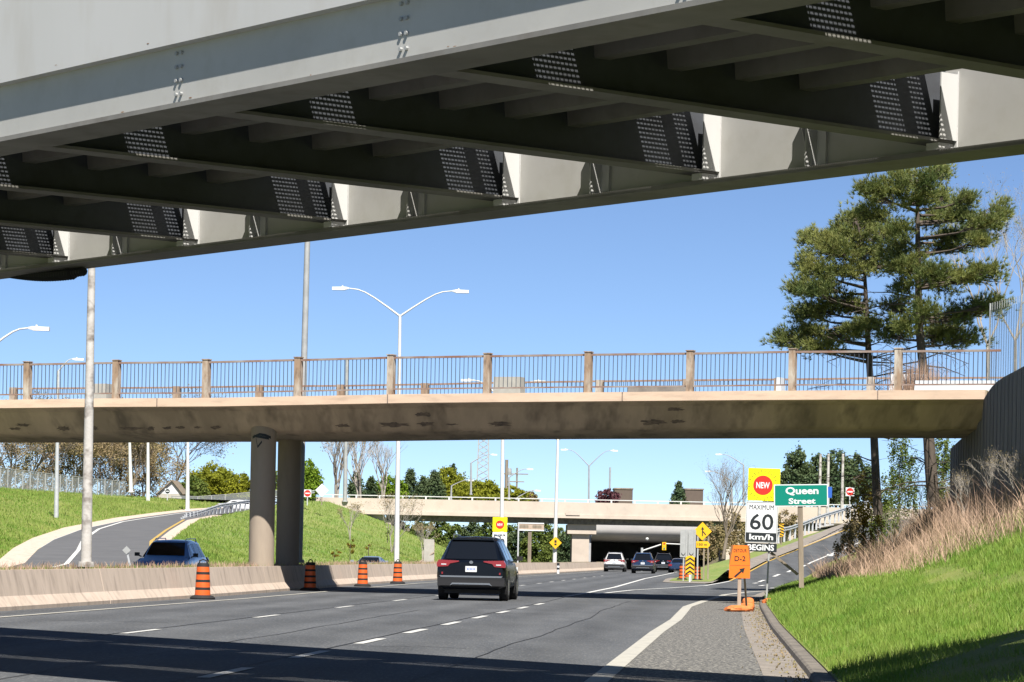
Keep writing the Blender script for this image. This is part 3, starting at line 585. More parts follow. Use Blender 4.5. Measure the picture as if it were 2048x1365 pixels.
# ------------------------------------------------------------------ vehicles
def car_body(st):
    rows = []
    for y, zb, zbelt, ztop, wb, wt in st:
        h = [(0, zb), (.8 * wb, zb), (.965 * wb, zb + .10), (wb, zb + .45 * (zbelt - zb)), (wb * .985, zbelt - .10), (wb * .95, zbelt), (wt, ztop - .06), (wt - .13, ztop), (0, ztop + .02)]
        ring = h + [(-x, z) for x, z in reversed(h[1:-1])]
        rows.append([(x, y, z) for x, z in ring])
    n = len(rows[0]); m = MB(); vs = [p for r_ in rows for p in r_]; fs = []
    for i in range(len(rows) - 1):
        for k in range(n): fs.append((i * n + k, i * n + (k + 1) % n, (i + 1) * n + (k + 1) % n, (i + 1) * n + k))
    fs.append(tuple(range(n))); fs.append(tuple((len(rows) - 1) * n + k for k in range(n - 1, -1, -1)))
    m.add(vs, fs); return m
def make_car(name, label, cat, paint, kind='suv', Lc=4.95, Wc=1.95, Hc=1.75, front=False, loc=(0, 0, 0), rz=0, group=None, detail=True):
    """local frame: x right, y forward, origin on the ground under the REAR bumper (front bumper when front=True)"""
    t = thing(name, label, cat, loc, rz, group); w_ = Wc / 2; k = Lc / 4.95; h = Hc / 1.75; low = kind == 'sedan'
    if kind == 'sedan': st = [(0, .42, .82, .86, .84, .70), (.06, .32, .90, .94, .93, .76), (.75, .28, .93, 1.0, .97, .74), (1.35, .26, .93, 1.36, .98, .58), (2.2, .26, .93, 1.44, .98, .60), (2.9, .26, .92, 1.38, .98, .60), (3.65, .27, .9, .98, .97, .76), (4.5, .3, .78, .82, .93, .74), (4.85, .35, .66, .70, .86, .7), (4.95, .42, .6, .62, .76, .62)]
    elif kind == 'pickup': st = [(0, .5, 1.05, 1.1, .93, .84), (.05, .42, 1.1, 1.14, .97, .88), (1.7, .42, 1.1, 1.14, .99, .88), (1.95, .42, 1.1, 1.82, .99, .64), (2.4, .42, 1.1, 1.88, .99, .66), (3.3, .42, 1.1, 1.82, .99, .66), (4.0, .42, 1.08, 1.16, .99, .82), (4.7, .45, 1.02, 1.07, .97, .82), (4.92, .5, .9, .95, .9, .76), (4.95, .55, .8, .83, .84, .72)]
    else: st = [(0, .50, .98, 1.03, .90, .80), (.07, .36, 1.04, 1.08, .965, .82), (.13, .33, 1.06, 1.11, .985, .815), (.50, .30, 1.08, 1.66, 1.0, .655), (.62, .30, 1.08, 1.71, 1.0, .665), (1.5, .30, 1.07, 1.75, 1.0, .68), (2.6, .30, 1.06, 1.73, 1.0, .68), (3.0, .30, 1.05, 1.66, 1.0, .68), (3.75, .31, 1.04, 1.12, .99, .80), (4.55, .34, .93, .97, .96, .80), (4.85, .4, .80, .84, .90, .74), (4.95, .48, .7, .72, .82, .66)]
    st = [(y * k, zb * h, zl * h, zt_ * h, wb * w_, wt * w_) for y, zb, zl, zt_, wb, wt in st]
    sg = -1 if front else 1; oy = Lc if front else 0
    def T(v): return (v[0], v[1] - (Lc if front else 0), v[2])
    def TB(m): m.v = [T(v) for v in m.v]; return m
    body = part('body', TB(car_body(st)), paint, t, True, smooth=32)
    def P(i, u, v, off=.008):      # point on side glass: between station y's, v from belt to roof
        y = u; a = [float(np.interp(y, [s_[0] for s_ in st], [s_[j] for s_ in st])) for j in range(6)]
        zb_, zt2, wb2, wt2 = a[2], a[3] - .06 * 1, a[4] * .95, a[5]
        return (wb2 + (wt2 - wb2) * v + off, y, zb_ + (zt2 - zb_) * v)
    gi = 3 if not low else 3
    roof0, roof1 = (st[3][0], st[7][0]) if kind == 'suv' else ((st[3][0], st[5][0]))
    cowl = st[8][0] if kind == 'suv' else st[6][0]; tail = st[2][0] if kind in ('suv', 'sedan') else st[2][0]
    # side windows
    segs = [(roof0 - .05 * k, (roof0 + roof1) / 2 - .08), ((roof0 + roof1) / 2 + .02, roof1 + .25 * k)] if kind != 'suv' else [(roof0 + .12, roof0 + .75 * k), (roof0 + .83 * k, roof0 + 1.75 * k), (roof0 + 1.83 * k, roof1 + .3 * k)]
    for sx in (1, -1):
        for a, b in segs:
            q = [P(0, a, .06), P(0, b, .06), P(0, b - .06, .93), P(0, a + .06, .93)]
            if b > roof1: q[1] = P(0, b + .1, .06, .01); q[2] = P(0, roof1 - .05, .93)
            q = [(x * sx, y, z) for x, y, z in q]; part('side_window', TB(MB().quad(*q)), glass, t, True)
    # rear and front glass on the slopes
    def slope(y0, z0, w0, y1, z1, w1, a, b, name, dy):
        m = MB(); pts = []
        for u, ww in ((a, 1), (b, 1)):
            y = y0 + (y1 - y0) * u; z = z0 + (z1 - z0) * u; x = (w0 + (w1 - w0) * u) - .07; pts.append((x, y, z))
        nrm = Vector((0, -(z1 - z0), (y1 - y0))).normalized() * (.02 if dy > 0 else .02)
        if nrm.z < 0: nrm = -nrm
        (xa, ya, za), (xb2, yb2, zb2) = pts
        m.grid([[(-xa, ya, za), (-xa * .5, ya - dy * .012, za), (xa * .5, ya - dy * .012, za), (xa, ya, za)], [(-xb2, yb2, zb2), (-xb2 * .5, yb2 - dy * .012, zb2), (xb2 * .5, yb2 - dy * .012, zb2), (xb2, yb2, zb2)]])
        m.v = [(x, y + nrm.y, z + nrm.z) for x, y, z in m.v]; return part(name, TB(m), glass, t, True)
    s2, s3 = (st[2], st[3]); sA = st[7] if kind == 'suv' else st[5]; sB = st[8] if kind == 'suv' else st[6]
    rw = slope(s2[0], s2[3], s2[5], s3[0], s3[3], s3[5], .03, .94, 'rear_window', 1)
    slope(sB[0], sB[3], sB[5], sA[0], sA[3], sA[5], .05, .95, 'windshield', -1)
    R_ = .37 * h if not low else .33
    for sx in (1, -1):
        for wy in (.95 * k, Lc - .93 * k):
            wv = thing_part('wheel', t); 
            m = MB(); c0 = Vector((sx * (w_ - .25), wy, R_)); m.tube([c0, c0 + Vector((sx * .02, 0, 0)), c0 + Vector((sx * .22, 0, 0)), c0 + Vector((sx * .25, 0, 0))], [R_ - .03, R_, R_, R_ - .03], 24)
            ty = part('tyre', TB(m), rubber, wv, True); m = MB(); c1 = c0 + Vector((sx * .245, 0, 0)); m.tube([c1, c1 + Vector((sx * .012, 0, 0))], [R_ * .62, R_ * .58], 20); part('rim', TB(m), alloy, wv, True)
            m = MB(); n = 14; vs = []
            for i in range(n + 1):
                a = math.pi * i / n
                for rr_ in (R_ + .02, R_ + .10): vs.append((sx * (w_ + .008), wy + rr_ * math.cos(a), R_ + rr_ * math.sin(a)))
            m.add(vs, [(2 * i, 2 * i + 1, 2 * i + 3, 2 * i + 2) for i in range(n)]); part('wheel_arch', TB(m), black, t, True)
    zl = st[2][2]
    for sx in (1, -1):
        m = MB(); m.cbox((sx * (w_ + .1), cowl - .25 * k, zl + .12), (.17, .09, .13)); m.bar((sx * (w_ - .06), cowl - .22 * k, zl + .04), (sx * (w_ + .05), cowl - .25 * k, zl + .08), .05, .04); part('mirror', TB(m), black if kind != 'sedan' else paint, t, True)
        if kind == 'suv':
            m = MB(); xx = st[5][5] - .10; m.tube([(sx * xx, st[4][0], st[4][3]), (sx * xx, st[4][0] + .12, st[5][3] + .06), (sx * xx, st[6][0], st[6][3] + .06), (sx * xx, st[6][0] + .15, st[6][3])], .018, 6); part('roof_rail', TB(m), chrome, t, True)
    # rear lights, plate, bumper trims
    zr_ = zl - .03
    for sx in (1, -1):
        m = MB()
        if kind == 'suv': m.prism([(sx * w_ * .35, zr_ + .03), (sx * w_ * .35, zr_ + .06), (sx * w_ * .93, zr_ + .08), (sx * w_ * .985, zr_ - .02), (sx * w_ * .97, zr_ - .12), (sx * w_ * .66, zr_ - .10), (sx * w_ * .60, zr_ - .02)], -.025, .12)
        else: m.prism([(sx * w_ * .62, zr_ - .22), (sx * w_ * .62, zr_ - .03), (sx * w_ * .95, zr_ - .03), (sx * w_ * .96, zr_ - .22)], -.02, .1)
        tl = part('tail_light', TB(m), lightred, t, True)
        if kind == 'suv' and detail: part('lamp_lens', TB(MB().cbox((sx * w_ * .78, -.03, zr_ - .045), (.14, .012, .025))), swhite, tl, True)
        m = MB(); m.prism([(sx * w_ * .55, zl - .30), (sx * w_ * .55, zl - .2), (sx * w_ * .95, zl - .14), (sx * w_ * .93, zl - .28)], Lc - .13, Lc - .02); part('headlight', TB(m), swhite, t, True)
    if kind == 'suv':
        part('lower_cladding', TB(MB().prism([(-w_ * .95, .42), (w_ * .95, .42), (w_ * .96, .60), (-w_ * .96, .60)], -.02, .2)), black, t, True)
        part('bumper_trim', TB(MB().prism([(-w_ * .86, .655), (w_ * .86, .655), (w_ * .90, .70), (-w_ * .90, .70)], -.035, .12)), chrome, t, True)
        part('skid_plate', TB(MB().prism([(-w_ * .60, .42), (-w_ * .53, .50), (w_ * .53, .50), (w_ * .60, .42), (w_ * .52, .455), (-w_ * .52, .455)], -.04, .1)), chrome, t, True)
        part('bumper', TB(MB().prism([(-w_ * .95, .60), (w_ * .95, .60), (w_ * .95, .655), (-w_ * .95, .655)], -.025, .15)), black, t, True)
        part('roof_spoiler', TB(MB().prism([(-.6 * w_, st[3][3] - .0), (.6 * w_, st[3][3] - .0), (.56 * w_, st[3][3] + .045), (-.56 * w_, st[3][3] + .045)], st[3][0] - .10, st[3][0] + .1)), paint, t, True)
        m = MB(); m.lathe([(.055, 0), (.055, .012)], (0, 0, 0), 16); m.v = [(x, -.018 - z * .5 + .0, y * .8 + zl - .01) for x, y, z in m.v]; part('badge', TB(m), chrome, t, True)
        q0 = (.02, s2[0] - .02 + .04, s2[3] + .05); part('rear_wiper', TB(MB().bar((.03, .145, s2[3] + .035), (.42, .165, s2[3] + .075), .02, .02)), black, rw, True)
        part('reflector', TB(MB().box(w_ * .80, w_ * .84, -.03, 0, .74, .80)), lightred, t, True); part('reflector', TB(MB().box(-w_ * .84, -w_ * .80, -.03, 0, .74, .80)), lightred, t, True)
    if detail:
        pz = zl - (.20 if kind == 'suv' else .2); pl = part('license_plate', TB(MB().cbox((0, -.015 if kind != 'suv' else .0 - .012, pz), (.32, .03, .16))), swhite, t, True)
        m = MB()
        for i in range(6): m.cbox((-.1 + .04 * i, -.029, pz), (.018, .004, .06))
        part('plate_marks', TB(m), sblue, pl, True)
    part('front_grille', TB(MB().prism([(-w_ * .5, zl - .48), (w_ * .5, zl - .48), (w_ * .55, zl - .26), (-w_ * .55, zl - .26)], Lc - .06, Lc + .012)), black, t, True)
    m = MB(); m.box(-w_ * .8, w_ * .8, .5 * k, Lc - .5 * k, .2, .4); part('underbody', TB(m), black, t, True)
    return t
def thing_part(name, parent):
    o = bpy.data.objects.new(name, None); COL.objects.link(o); o.parent = parent; o.empty_display_size = .1; return o
# ------------------------------------------------------------------ text as mesh (built-in font), fitted into a box; local frame x right, z up, facing -y
def text_mb(s, wdt, hgt, cx=0, cz=0, y=-.012, bold=0.0, mb=None, fit=True):
    cu = bpy.data.curves.new('txt', 'FONT'); cu.body = s; cu.resolution_u = 3; cu.offset = bold
    o = bpy.data.objects.new('txt', cu); COL.objects.link(o); dg = bpy.context.evaluated_depsgraph_get(); dg.update()
    me = bpy.data.meshes.new_from_object(o.evaluated_get(dg)); vs = [v.co.copy() for v in me.vertices]; fs = [tuple(p.vertices) for p in me.polygons]
    bpy.data.objects.remove(o); bpy.data.curves.remove(cu); bpy.data.meshes.remove(me)
    mb = mb or MB()
    if not vs: return mb
    x0 = min(v.x for v in vs); x1 = max(v.x for v in vs); y0 = min(v.y for v in vs); y1 = max(v.y for v in vs)
    sx = wdt / (x1 - x0); sz = hgt / (y1 - y0)
    return mb.add([(cx + (v.x - (x0 + x1) / 2) * sx, y, cz + (v.y - (y0 + y1) / 2) * sz) for v in vs], fs)
YAW = -.078
def rd_loc(px, py): p = gnd(px, py); return (p.x, p.y, 0)
# black SUV in the middle lane
lx = gnd(941, 1202)
make_car('black_suv', 'black SUV driving away in the middle lane, seen from behind', 'car', pl_blk, 'suv', 5.1, 1.98, 1.80, False, (lx.x, lx.y, 0), YAW)
vd = [('white_pickup', 'white pickup truck driving away in the shade edge of the far overpass', 'pickup truck', pl_white, 'suv', 5.0, 1.92, 1.72, 1228, 1144, False),
      ('dark_suv', 'dark blue SUV heading under the far overpass, right of the white one', 'car', pl_navy, 'suv', 4.8, 1.9, 1.72, 1285, 1147.5, False),
      ('dark_suv', 'black SUV behind the dark blue one, near the traffic drums', 'car', pl_blk, 'suv', 4.8, 1.9, 1.75, 1326, 1145, False),
      ('dark_car', 'dark car half hidden behind the grey sign backs and drums', 'car', pl_navy, 'sedan', 4.6, 1.85, 1.6, 1356, 1146, False)]
for nm, lb, ct, pm, kd, a, b, c, px, py, fr in vd:
    p = gnd(px, py); lb = lb.replace('white pickup truck driving away in the shade edge of', 'white sport utility car driving away towards'); ct = 'car' if ct == 'pickup truck' else ct
    make_car('white_suv' if nm == 'white_pickup' else nm, lb, ct, pm, kd, a, b, c, fr, (p.x, p.y, 0), YAW, 'vehicles queuing under the far overpass', detail=px < 1330)
p = at(318, 1100, 106); make_car('blue_suv', 'bright blue SUV coming the other way behind the left barrier', 'car', pl_blue, 'suv', 4.7, 1.92, 1.66, True, (p.x, 106, -.05), math.pi + YAW)
p = at(733, 1100, 174); make_car('silver_sedan', 'pale silver blue sedan coming the other way below the grass embankment', 'car', pl_silver, 'sedan', 4.7, 1.85, 1.42, True, (p.x, 174, -.1), math.pi + YAW)
p = at(1202, 1120, 330); make_car('white_sedan', 'small white oncoming sedan in the shade far under the overpass', 'car', pl_white, 'sedan', 4.6, 1.8, 1.4, True, (p.x, 330, -.1), math.pi + YAW, detail=False)
p = at(466, 1018, 285); make_car('white_sedan', 'white sedan behind the guardrail on the embankment top at left', 'car', pl_white, 'sedan', 4.6, 1.8, 1.42, False, (p.x - 1.5, 285, p.z - .3), -1.35, detail=False)
p = at(497, 1014, 288); make_car('white_sedan', 'second white sedan behind the guardrail, nearest the round pier', 'car', pl_silver, 'sedan', 4.6, 1.8, 1.42, False, (p.x - 1.0, 289, p.z - .3), -1.2, detail=False)
# ------------------------------------------------------------------ traffic drums
def drum(label, loc, group, hh=1.0):
    t = thing('traffic_drum', label, 'traffic drum', loc, 0, group)
    prof = [(.27, .10), (.262, .24), (.262, .24), (.252, .31), (.252, .31), (.245, .44), (.245, .44), (.236, .51), (.236, .51), (.228, .64), (.228, .64), (.22, .71), (.22, .71), (.21, .84), (.205, .90), (.19, .94)]
    prof = [(.205 - (z - .1) * .055, z) for r_, z in prof[:-2]] + [(.155, .90), (.14, .94)]
    bands = {0: 0, 2: 1, 4: 0, 6: 1, 8: 0, 10: 1, 12: 0, 13: 1, 14: 1}
    m = MB(); m.lathe(prof, n=24, mi=1, mfun=lambda i: bands.get(i, 1)); part('drum_body', m, [orange, rubber], t, True, smooth=30)
    m = MB(); m.lathe([(.32, 0), (.33, .04), (.29, .08), (.21, .11)], n=20); part('base_ring', m, rubber, t, True)
    m = MB(); m.tube([(-.1, 0, .93), (-.09, 0, 1.0), (0, 0, 1.03), (.09, 0, 1.0), (.1, 0, .93)], .018, 6); part('handle', m, rubber, t, True)
    return t
d0 = None
for px, py, lb in ((405, 1199, 'orange and black striped drum by the left barrier, nearest and leftmost'), (620, 1182, 'orange and black striped drum right in front of the shaded part of the barrier'), (725, 1173.5, 'orange and black striped drum in front of the silver blue sedan'), (795, 1168, 'orange and black striped drum at the foot of the double arm lamp')):
    p = gnd(px, py)
    if d0 is None: d0 = drum(lb, (p.x, p.y, 0), 'drums along the left barrier')
    else:
        c = copy_tree(d0); c.location = (p.x, p.y, 0); c.rotation_euler = (0, 0, px * .1); c['label'] = lb
for px, py, lb in ((1364, 1161, 'striped drum on the gravel island, leftmost of the cluster behind the chevron sign'), (1376, 1158, 'striped drum hidden behind the chevron sign on the gravel island'), (1395, 1162, 'striped drum on the gravel island, just right of the chevron sign')):
    p = gnd(px, py); c = copy_tree(d0); c.location = (p.x, p.y, .02); c['label'] = lb; c['group'] = 'drums on the gravel island'
c = copy_tree(d0); p = gnd(1405, 1150); c.location = (p.x, p.y, .35); c.rotation_euler = (.5, 1.1, 0); c['label'] = 'fallen striped drum lying behind the gravel island cluster'; c['group'] = 'drums on the gravel island'
# ------------------------------------------------------------------ street lamps and poles
def lamp(name, label, base, top, r0, r1, arms=(), lean=.0, m_=lampw, group=None, n=10, cat='street lamp'):
    t = thing(name, label, cat, base, 0, group); bx, by_, bz = base
    tp = Vector((bx + lean * (top - bz), by_, top)); m = MB()
    m.tube([(bx, by_, bz), tuple(Vector((bx, by_, bz)).lerp(tp, .5)), tp], [r0, (r0 + r1) / 2, r1], n); m.tube([(bx, by_, bz), (bx, by_, bz + .12)], [r0 * 1.5, r0 * 1.4], n)
    part('pole', m, m_, t, smooth=60)
    for dx, dy, L_, rise in arms:
        d = Vector((dx, dy, 0)).normalized(); m = MB(); pts = []
        for u, v in ((0, -.02), (.25, .33), (.5, .66), (.68, .86), (.82, .96), (1, 1.0)): pts.append(tp + d * L_ * u + Vector((0, 0, rise * v)))
        m.tube(pts, [r1 * .7, r1 * .6, r1 * .5, r1 * .45, r1 * .4, r1 * .4], 8); part('arm', m, m_, t, smooth=60)
        e = pts[-1]; m = MB(); Mh = Matrix.Translation(e) @ Matrix.Rotation(math.atan2(d.y, d.x), 4, 'Z')
        vs = [(0, -.06, -.03), (0, .06, -.03), (.2, .14, -.09), (.2, -.14, -.09), (.78, -.14, -.09), (.78, .14, -.09), (.78, -.10, .05), (.78, .10, .05), (.15, -.12, .07), (.15, .12, .07), (0, -.05, .04), (0, .05, .04)]
        m.add([Mh @ Vector(v) for v in vs], [(0, 1, 2, 3), (3, 2, 5, 4), (4, 5, 7, 6), (6, 7, 9, 8), (8, 9, 11, 10), (10, 11, 1, 0), (0, 3, 8, 10), (3, 4, 6, 8), (1, 11, 9, 2), (2, 9, 7, 5)]); m.tube([Mh @ Vector((.3, 0, .06)), Mh @ Vector((.3, 0, .13))], .04, 6)
        part('lamp_head', m, lampw, t)
    return t
def lampat(name, label, px0, py0, Y, pxt, pyt, r0, r1, arms=(), **k):
    b = at(px0, py0, Y); tp = at(pxt, pyt, Y); return lamp(name, label, (b.x, Y, b.z), tp.z, r0, r1, arms, lean=(tp.x - b.x) / (tp.z - b.z), **k)
G1 = 'lamp posts along the median'
lampat('concrete_lamp_pole', 'thick weathered concrete pole behind the barrier at left, running up behind the steel bridge', 172, 1134, 70, 187, 350, .13, .07, [(1, .1, 2.0, .8)], m_=polec, group=G1, n=16)
lampat('lamp_pole', 'tall grey pole rising behind the round piers', 597, 1126, 108, 619, 330, .14, .09, [(1, .1, 2.0, .9)], m_=galv_dk, group=G1)
lampat('street_lamp', 'white double arm street lamp behind the middle of the railing', 793, 1132, 142, 800, 632, .13, .07, [(-1, 0, 2.45, 1.25), (1, 0, 2.45, 1.22)], group=G1)
lampat('street_lamp', 'white double arm lamp just right of the black SUV, behind the yellow speed sign', 1003, 1130, 190, 1006, 800, .15, .09, [(-1, 0, 1.9, 1.2), (1, 0, 1.9, 1.2)], group=G1)
lampat('street_lamp', 'white double arm lamp carrying the small yellow diamond sign', 1109, 1132, 236, 1116, 880, .17, .1, [(-1, 0, 2.2, 1.1), (1, 0, 2.2, 1.1)], group=G1)
lampat('street_lamp', 'grey double arm lamp standing behind the far overpass', 1177, 1105, 325, 1178, 932, .13, .08, [(-1, 0, 2.3, 1.7), (1, 0, 2.3, 1.7)], group=G1, m_=galv_dk)
G2_ = 'single arm lamps around the ramps'
lampat('street_lamp', 'thick grey pole behind the left end of the far overpass', 690, 1004, 300, 694, 718, .22, .15, m_=galv_dk, group=G2_, cat='pole')
lampat('street_lamp', 'pale lamp post standing on the left green slope', 112, 1054, 200, 117, 742, .17, .08, [(1, 0, .9, .8)], group=G2_, m_=galv)
lampat('street_lamp', 'lamp reaching in from the left edge above the railing', -60, 1100, 110, -40, 712, .14, .08, [(1, 0, 1.75, 1.05)], group=G2_)
lampat('street_lamp', 'leftmost of three lamp posts beside the bare trees by the ramp top', 262, 985, 285, 258, 840, .2, .1, [(1, .2, 2, .9)], group=G2_)
lampat('street_lamp', 'middle one of three lamp posts, left of the small house', 296, 1010, 280, 296, 842, .2, .1, [(1, .2, 2, .9)], group=G2_)
lampat('street_lamp', 'rightmost of three lamp posts, in front of the round green trees', 375, 1022, 268, 376, 850, .2, .1, [(1, .2, 2, .9)], group=G2_)
for i, (pb, pyb, pt, pyt, L_, rs, hdx, lb) in enumerate(((942, 990, 942, 926, 2.2, 1.0, 1, 'lamp with curved arm left of the lattice tower'), (1018, 1000, 1018, 955, 2.0, 1.0, 1, 'small lamp left of the white lamp with the yellow speed sign'), (1033, 1000, 1034, 996, 2.0, .9, 1, 'low lamp peeking over the parapet right of the utility pole'), (902, 1000, 903, 972, 1.9, .7, 1, 'low lamp before the round yellow green tree'), (1487, 1010, 1487, 930, -2.6, 1.2, -1, 'lamp with arm to the left, behind the bare tree by the far overpass'), (1465, 1010, 1462, 962, -2.4, 1.1, -1, 'shorter lamp with arm to the left above the far overpass parapet'), (1600, 1010, 1597, 965, -1.6, 1.0, -1, 'lamp with arm ending behind the yellow sun sign'))):
    lampat('street_lamp', lb, pb, pyb, 345 + 4 * i, pt, pyt, .13, .09, [(hdx, 0, abs(L_), rs)], group='small lamps beyond the far overpass', m_=galv_dk)
for px, lb in ((1639, 'leftmost of three white posts beyond the green street sign'), (1655, 'middle one of three white posts beyond the green street sign'), (1684, 'rightmost of three white posts beyond the green street sign')):
    b = at(px, 1012, 290); tag(part('white_post', MB().tube([(b.x, 290, b.z - 1), (b.x, 290, at(px, 908, 290).z)], [.16, .12], 8), polec), lb, 'post', 'white posts at the ramp top')
# lattice tower, utility poles, mast
def member(t, name, segs, r_, m_):
    m = MB()
    for a, b in segs: m.bar(a, b, r_, r_)
    return part(name, m, m_, t)
YT = 520; b = at(965, 990, YT); t = thing('lattice_tower', 'grey steel lattice tower far away above the trees', 'tower', (b.x, YT, b.z)); segs = []; zt_ = at(965, 800, YT).z
def tw(z): u = (z - b.z) / (zt_ - b.z); return 1.05 - .35 * u
zs = np.linspace(b.z, zt_, 16)
for sx, sy_ in ((1, 1), (1, -1), (-1, 1), (-1, -1)): segs.append(((b.x + sx * tw(b.z), YT + sy_ * tw(b.z), b.z), (b.x + sx * tw(zt_), YT + sy_ * tw(zt_), zt_)))
member(t, 'leg_frame', segs, .17, galv_dk); segs = []
for z0, z1 in zip(zs[:-1], zs[1:]):
    for sy_ in (1, -1):
        segs.append(((b.x - tw(z0), YT + sy_ * tw(z0), z0), (b.x + tw(z1), YT + sy_ * tw(z1), z1))); segs.append(((b.x + tw(z0), YT + sy_ * tw(z0), z0), (b.x - tw(z1), YT + sy_ * tw(z1), z1)))
member(t, 'bracing', segs, .09, galv_dk)
for px, pt, lb, arms_ in ((1012, 920, 'dark utility pole standing just right of the white lamp', 0), (1033, 936, 'utility pole with two crossarms above the yellow green trees', 1), (1219, 935, 'thin mast standing above the purple tree', 0)):
    Yu = 430; b = at(px, 1000, Yu); z1 = at(px, pt, Yu).z; t = thing('utility_pole', lb, 'utility pole', (b.x, Yu, b.z), 0, 'poles beyond the far overpass'); part('pole', MB().tube([(b.x, Yu, b.z - 2), (b.x, Yu, z1)], .12 if px != 1012 else .22, 6), wood if px != 1219 else galv_dk, t)
    if arms_:
        for dz, L_ in ((-.9, 2.0), (-2.0, 1.3)): part('crossarm', MB().bar((b.x - L_, Yu - .1, z1 + dz), (b.x + L_ * .8, Yu - .1, z1 + dz), .12, .14), wood, t)
    elif px == 1012: part('transformer', MB().lathe([(.3, 0), (.34, .5), (.3, 1.0)], (b.x + .4, Yu, z1 - 2.2), 10), galv_dk, t)
# ------------------------------------------------------------------ signs
def flat(m, poly, y0, y1, mi=0): return m.prism(poly, y0, y1, mi)
def rect(x0, x1, z0, z1): return [(x0, z0), (x1, z0), (x1, z1), (x0, z1)]
def circ(cx, cz, r_, n=28): return [(cx + r_ * math.cos(2 * math.pi * k / n), cz + r_ * math.sin(2 * math.pi * k / n)) for k in range(n)]
def rrect(x0, x1, z0, z1, r_, n=4):
    o = []
    for cx, cz, a0 in ((x1 - r_, z1 - r_, 0), (x0 + r_, z1 - r_, 90), (x0 + r_, z0 + r_, 180), (x1 - r_, z0 + r_, 270)):
        for k in range(n + 1): a = R(a0 + 90 * k / n); o.append((cx + r_ * math.cos(a), cz + r_ * math.sin(a)))
    return o
def poly(pts, mi=0, y=-.012): return MB().add([(x, y, z) for x, z in pts], [tuple(range(len(pts)))], mi)
# NEW / MAXIMUM 60 / km/h BEGINS
g = gnd(1537, 1212); Ys = 88.0; k = Ys / F; O = at(1524, 1055, Ys)
t = thing('speed_limit_sign', 'tall temporary speed sign reading NEW MAXIMUM 60 km/h BEGINS beside the road', 'road sign', (O.x, Ys, O.z), .0)
def q(px, py): return ((px - 1524) * k, -(py - 1055) * k)
TL = .02   # slight clockwise lean
def lean_tree(root, a): root.rotation_euler = (0, a, 0)
pn = part('sun_panel', MB().prism(rrect(-31 * k, 33 * k, 53 * k, 118 * k, .03), 0, .02), syellow, t, True)
part('red_disc', poly(circ(-1 * k, 84 * k, 19.5 * k), 0, -.004), sred, pn, True)
m = MB()
for i in range(24):
    a = 2 * math.pi * (i + .5) / 24; r0_, r1_ = (25, 29.5) if i % 2 else (25.5, 32); d = Vector((math.cos(a), 0, math.sin(a))); nn = Vector((-math.sin(a), 0, math.cos(a))) * .45 * k; c = Vector((-1 * k, -.004, 84 * k)); m.quad(c + d * r0_ * k - nn, c + d * r1_ * k - nn, c + d * r1_ * k + nn, c + d * r0_ * k + nn)
part('ray_marks', m, signblack, pn, True)
part('lettering', text_mb('NEW', 27 * k, 12.5 * k, -1 * k, 84 * k, -.008, .03), swhite, pn, True)
pn = part('speed_panel', MB().prism(rrect(-33 * k, 31 * k, -31 * k, 51 * k, .03), 0, .02), swhite, t, True)
fr = MB()
for x0_, x1_, z0_, z1_ in ((-31.6, 29.6, 49, 49.7), (-31.6, 29.6, -30, -29.3), (-31.6, -30.9, -30, 49.7), (28.9, 29.6, -30, 49.7)): fr.prism(rect(x0_ * k, x1_ * k, z0_ * k, z1_ * k), -.004, 0)
part('border', fr, signblack, pn, True)
part('lettering', text_mb('MAXIMUM', 49 * k, 9.5 * k, -2 * k, 40 * k, -.006, .0), signblack, pn, True)
part('lettering', text_mb('60', 47 * k, 32 * k, -1 * k, 11 * k, -.006, .012), signblack, pn, True)
for z0_, z1_, s_, hh_, ww_ in ((-28, -11, 'km/h', 11.5, 48), (-49, -32, 'BEGINS', 12, 53)):
    pn2 = part('black_panel', MB().prism(rrect(-32 * k, 29 * k, z0_ * k, z1_ * k, .02), -.012, -.002) if z0_ > -30 else MB().prism(rrect(-33 * k, 31 * k, z0_ * k, z1_ * k, .02), 0, .02), signblack, t, True)
    part('lettering', text_mb(s_, ww_ * k, hh_ * k, -1 * k, (z0_ + z1_) / 2 * k, -.018 if z0_ > -30 else -.006, .03), swhite, pn2, True)
gx, gz_ = (1537 - 1524) * k, -O.z + .0
part('post', MB().bar((16 * k, .06, -44 * k), (14 * k, .06, gz_), .05, .05), galv_dk, t, True); part('post', MB().bar((16 * k, .05, 110 * k), (16 * k, .05, -44 * k), .05, .05), wood, t, True)
part('brace', MB().bar((20 * k, .09, -50 * k), (76 * k, .16, -92 * k), .05, .08), wood, t, True)
lean_tree(t, .015)
# Queen Street
Yq = 86.3; k = Yq / F; O = at(1602, 991, Yq)
t = thing('street_name_sign', 'green street sign reading Queen Street on a wooden post in the grass', 'street sign', (O.x, Yq, O.z))
pn = part('sign_panel', MB().prism(rrect(-54 * k, 54 * k, -22 * k, 22 * k, .02), 0, .03), swhite, t, True)
gp = part('green_field', MB().prism(rrect(-52 * k, 52 * k, -20 * k, 20 * k, .02), -.006, -.001), sgreen, pn, True)
part('lettering', text_mb('Queen', 66 * k, 17 * k, 2 * k, 8 * k, -.011, .03), swhite, gp, True); part('lettering', text_mb('Street', 54 * k, 11.5 * k, 2 * k, -11.5 * k, -.011, .03), swhite, gp, True)
part('post', MB().bar((-2 * k, .08, 16 * k), (5 * k, .08, -185 * k), .14, .1), wood, t, True)
for v in pn.children_recursive + [pn]: v.rotation_euler = (0, -.03, 0) if v is pn else (0, 0, 0)
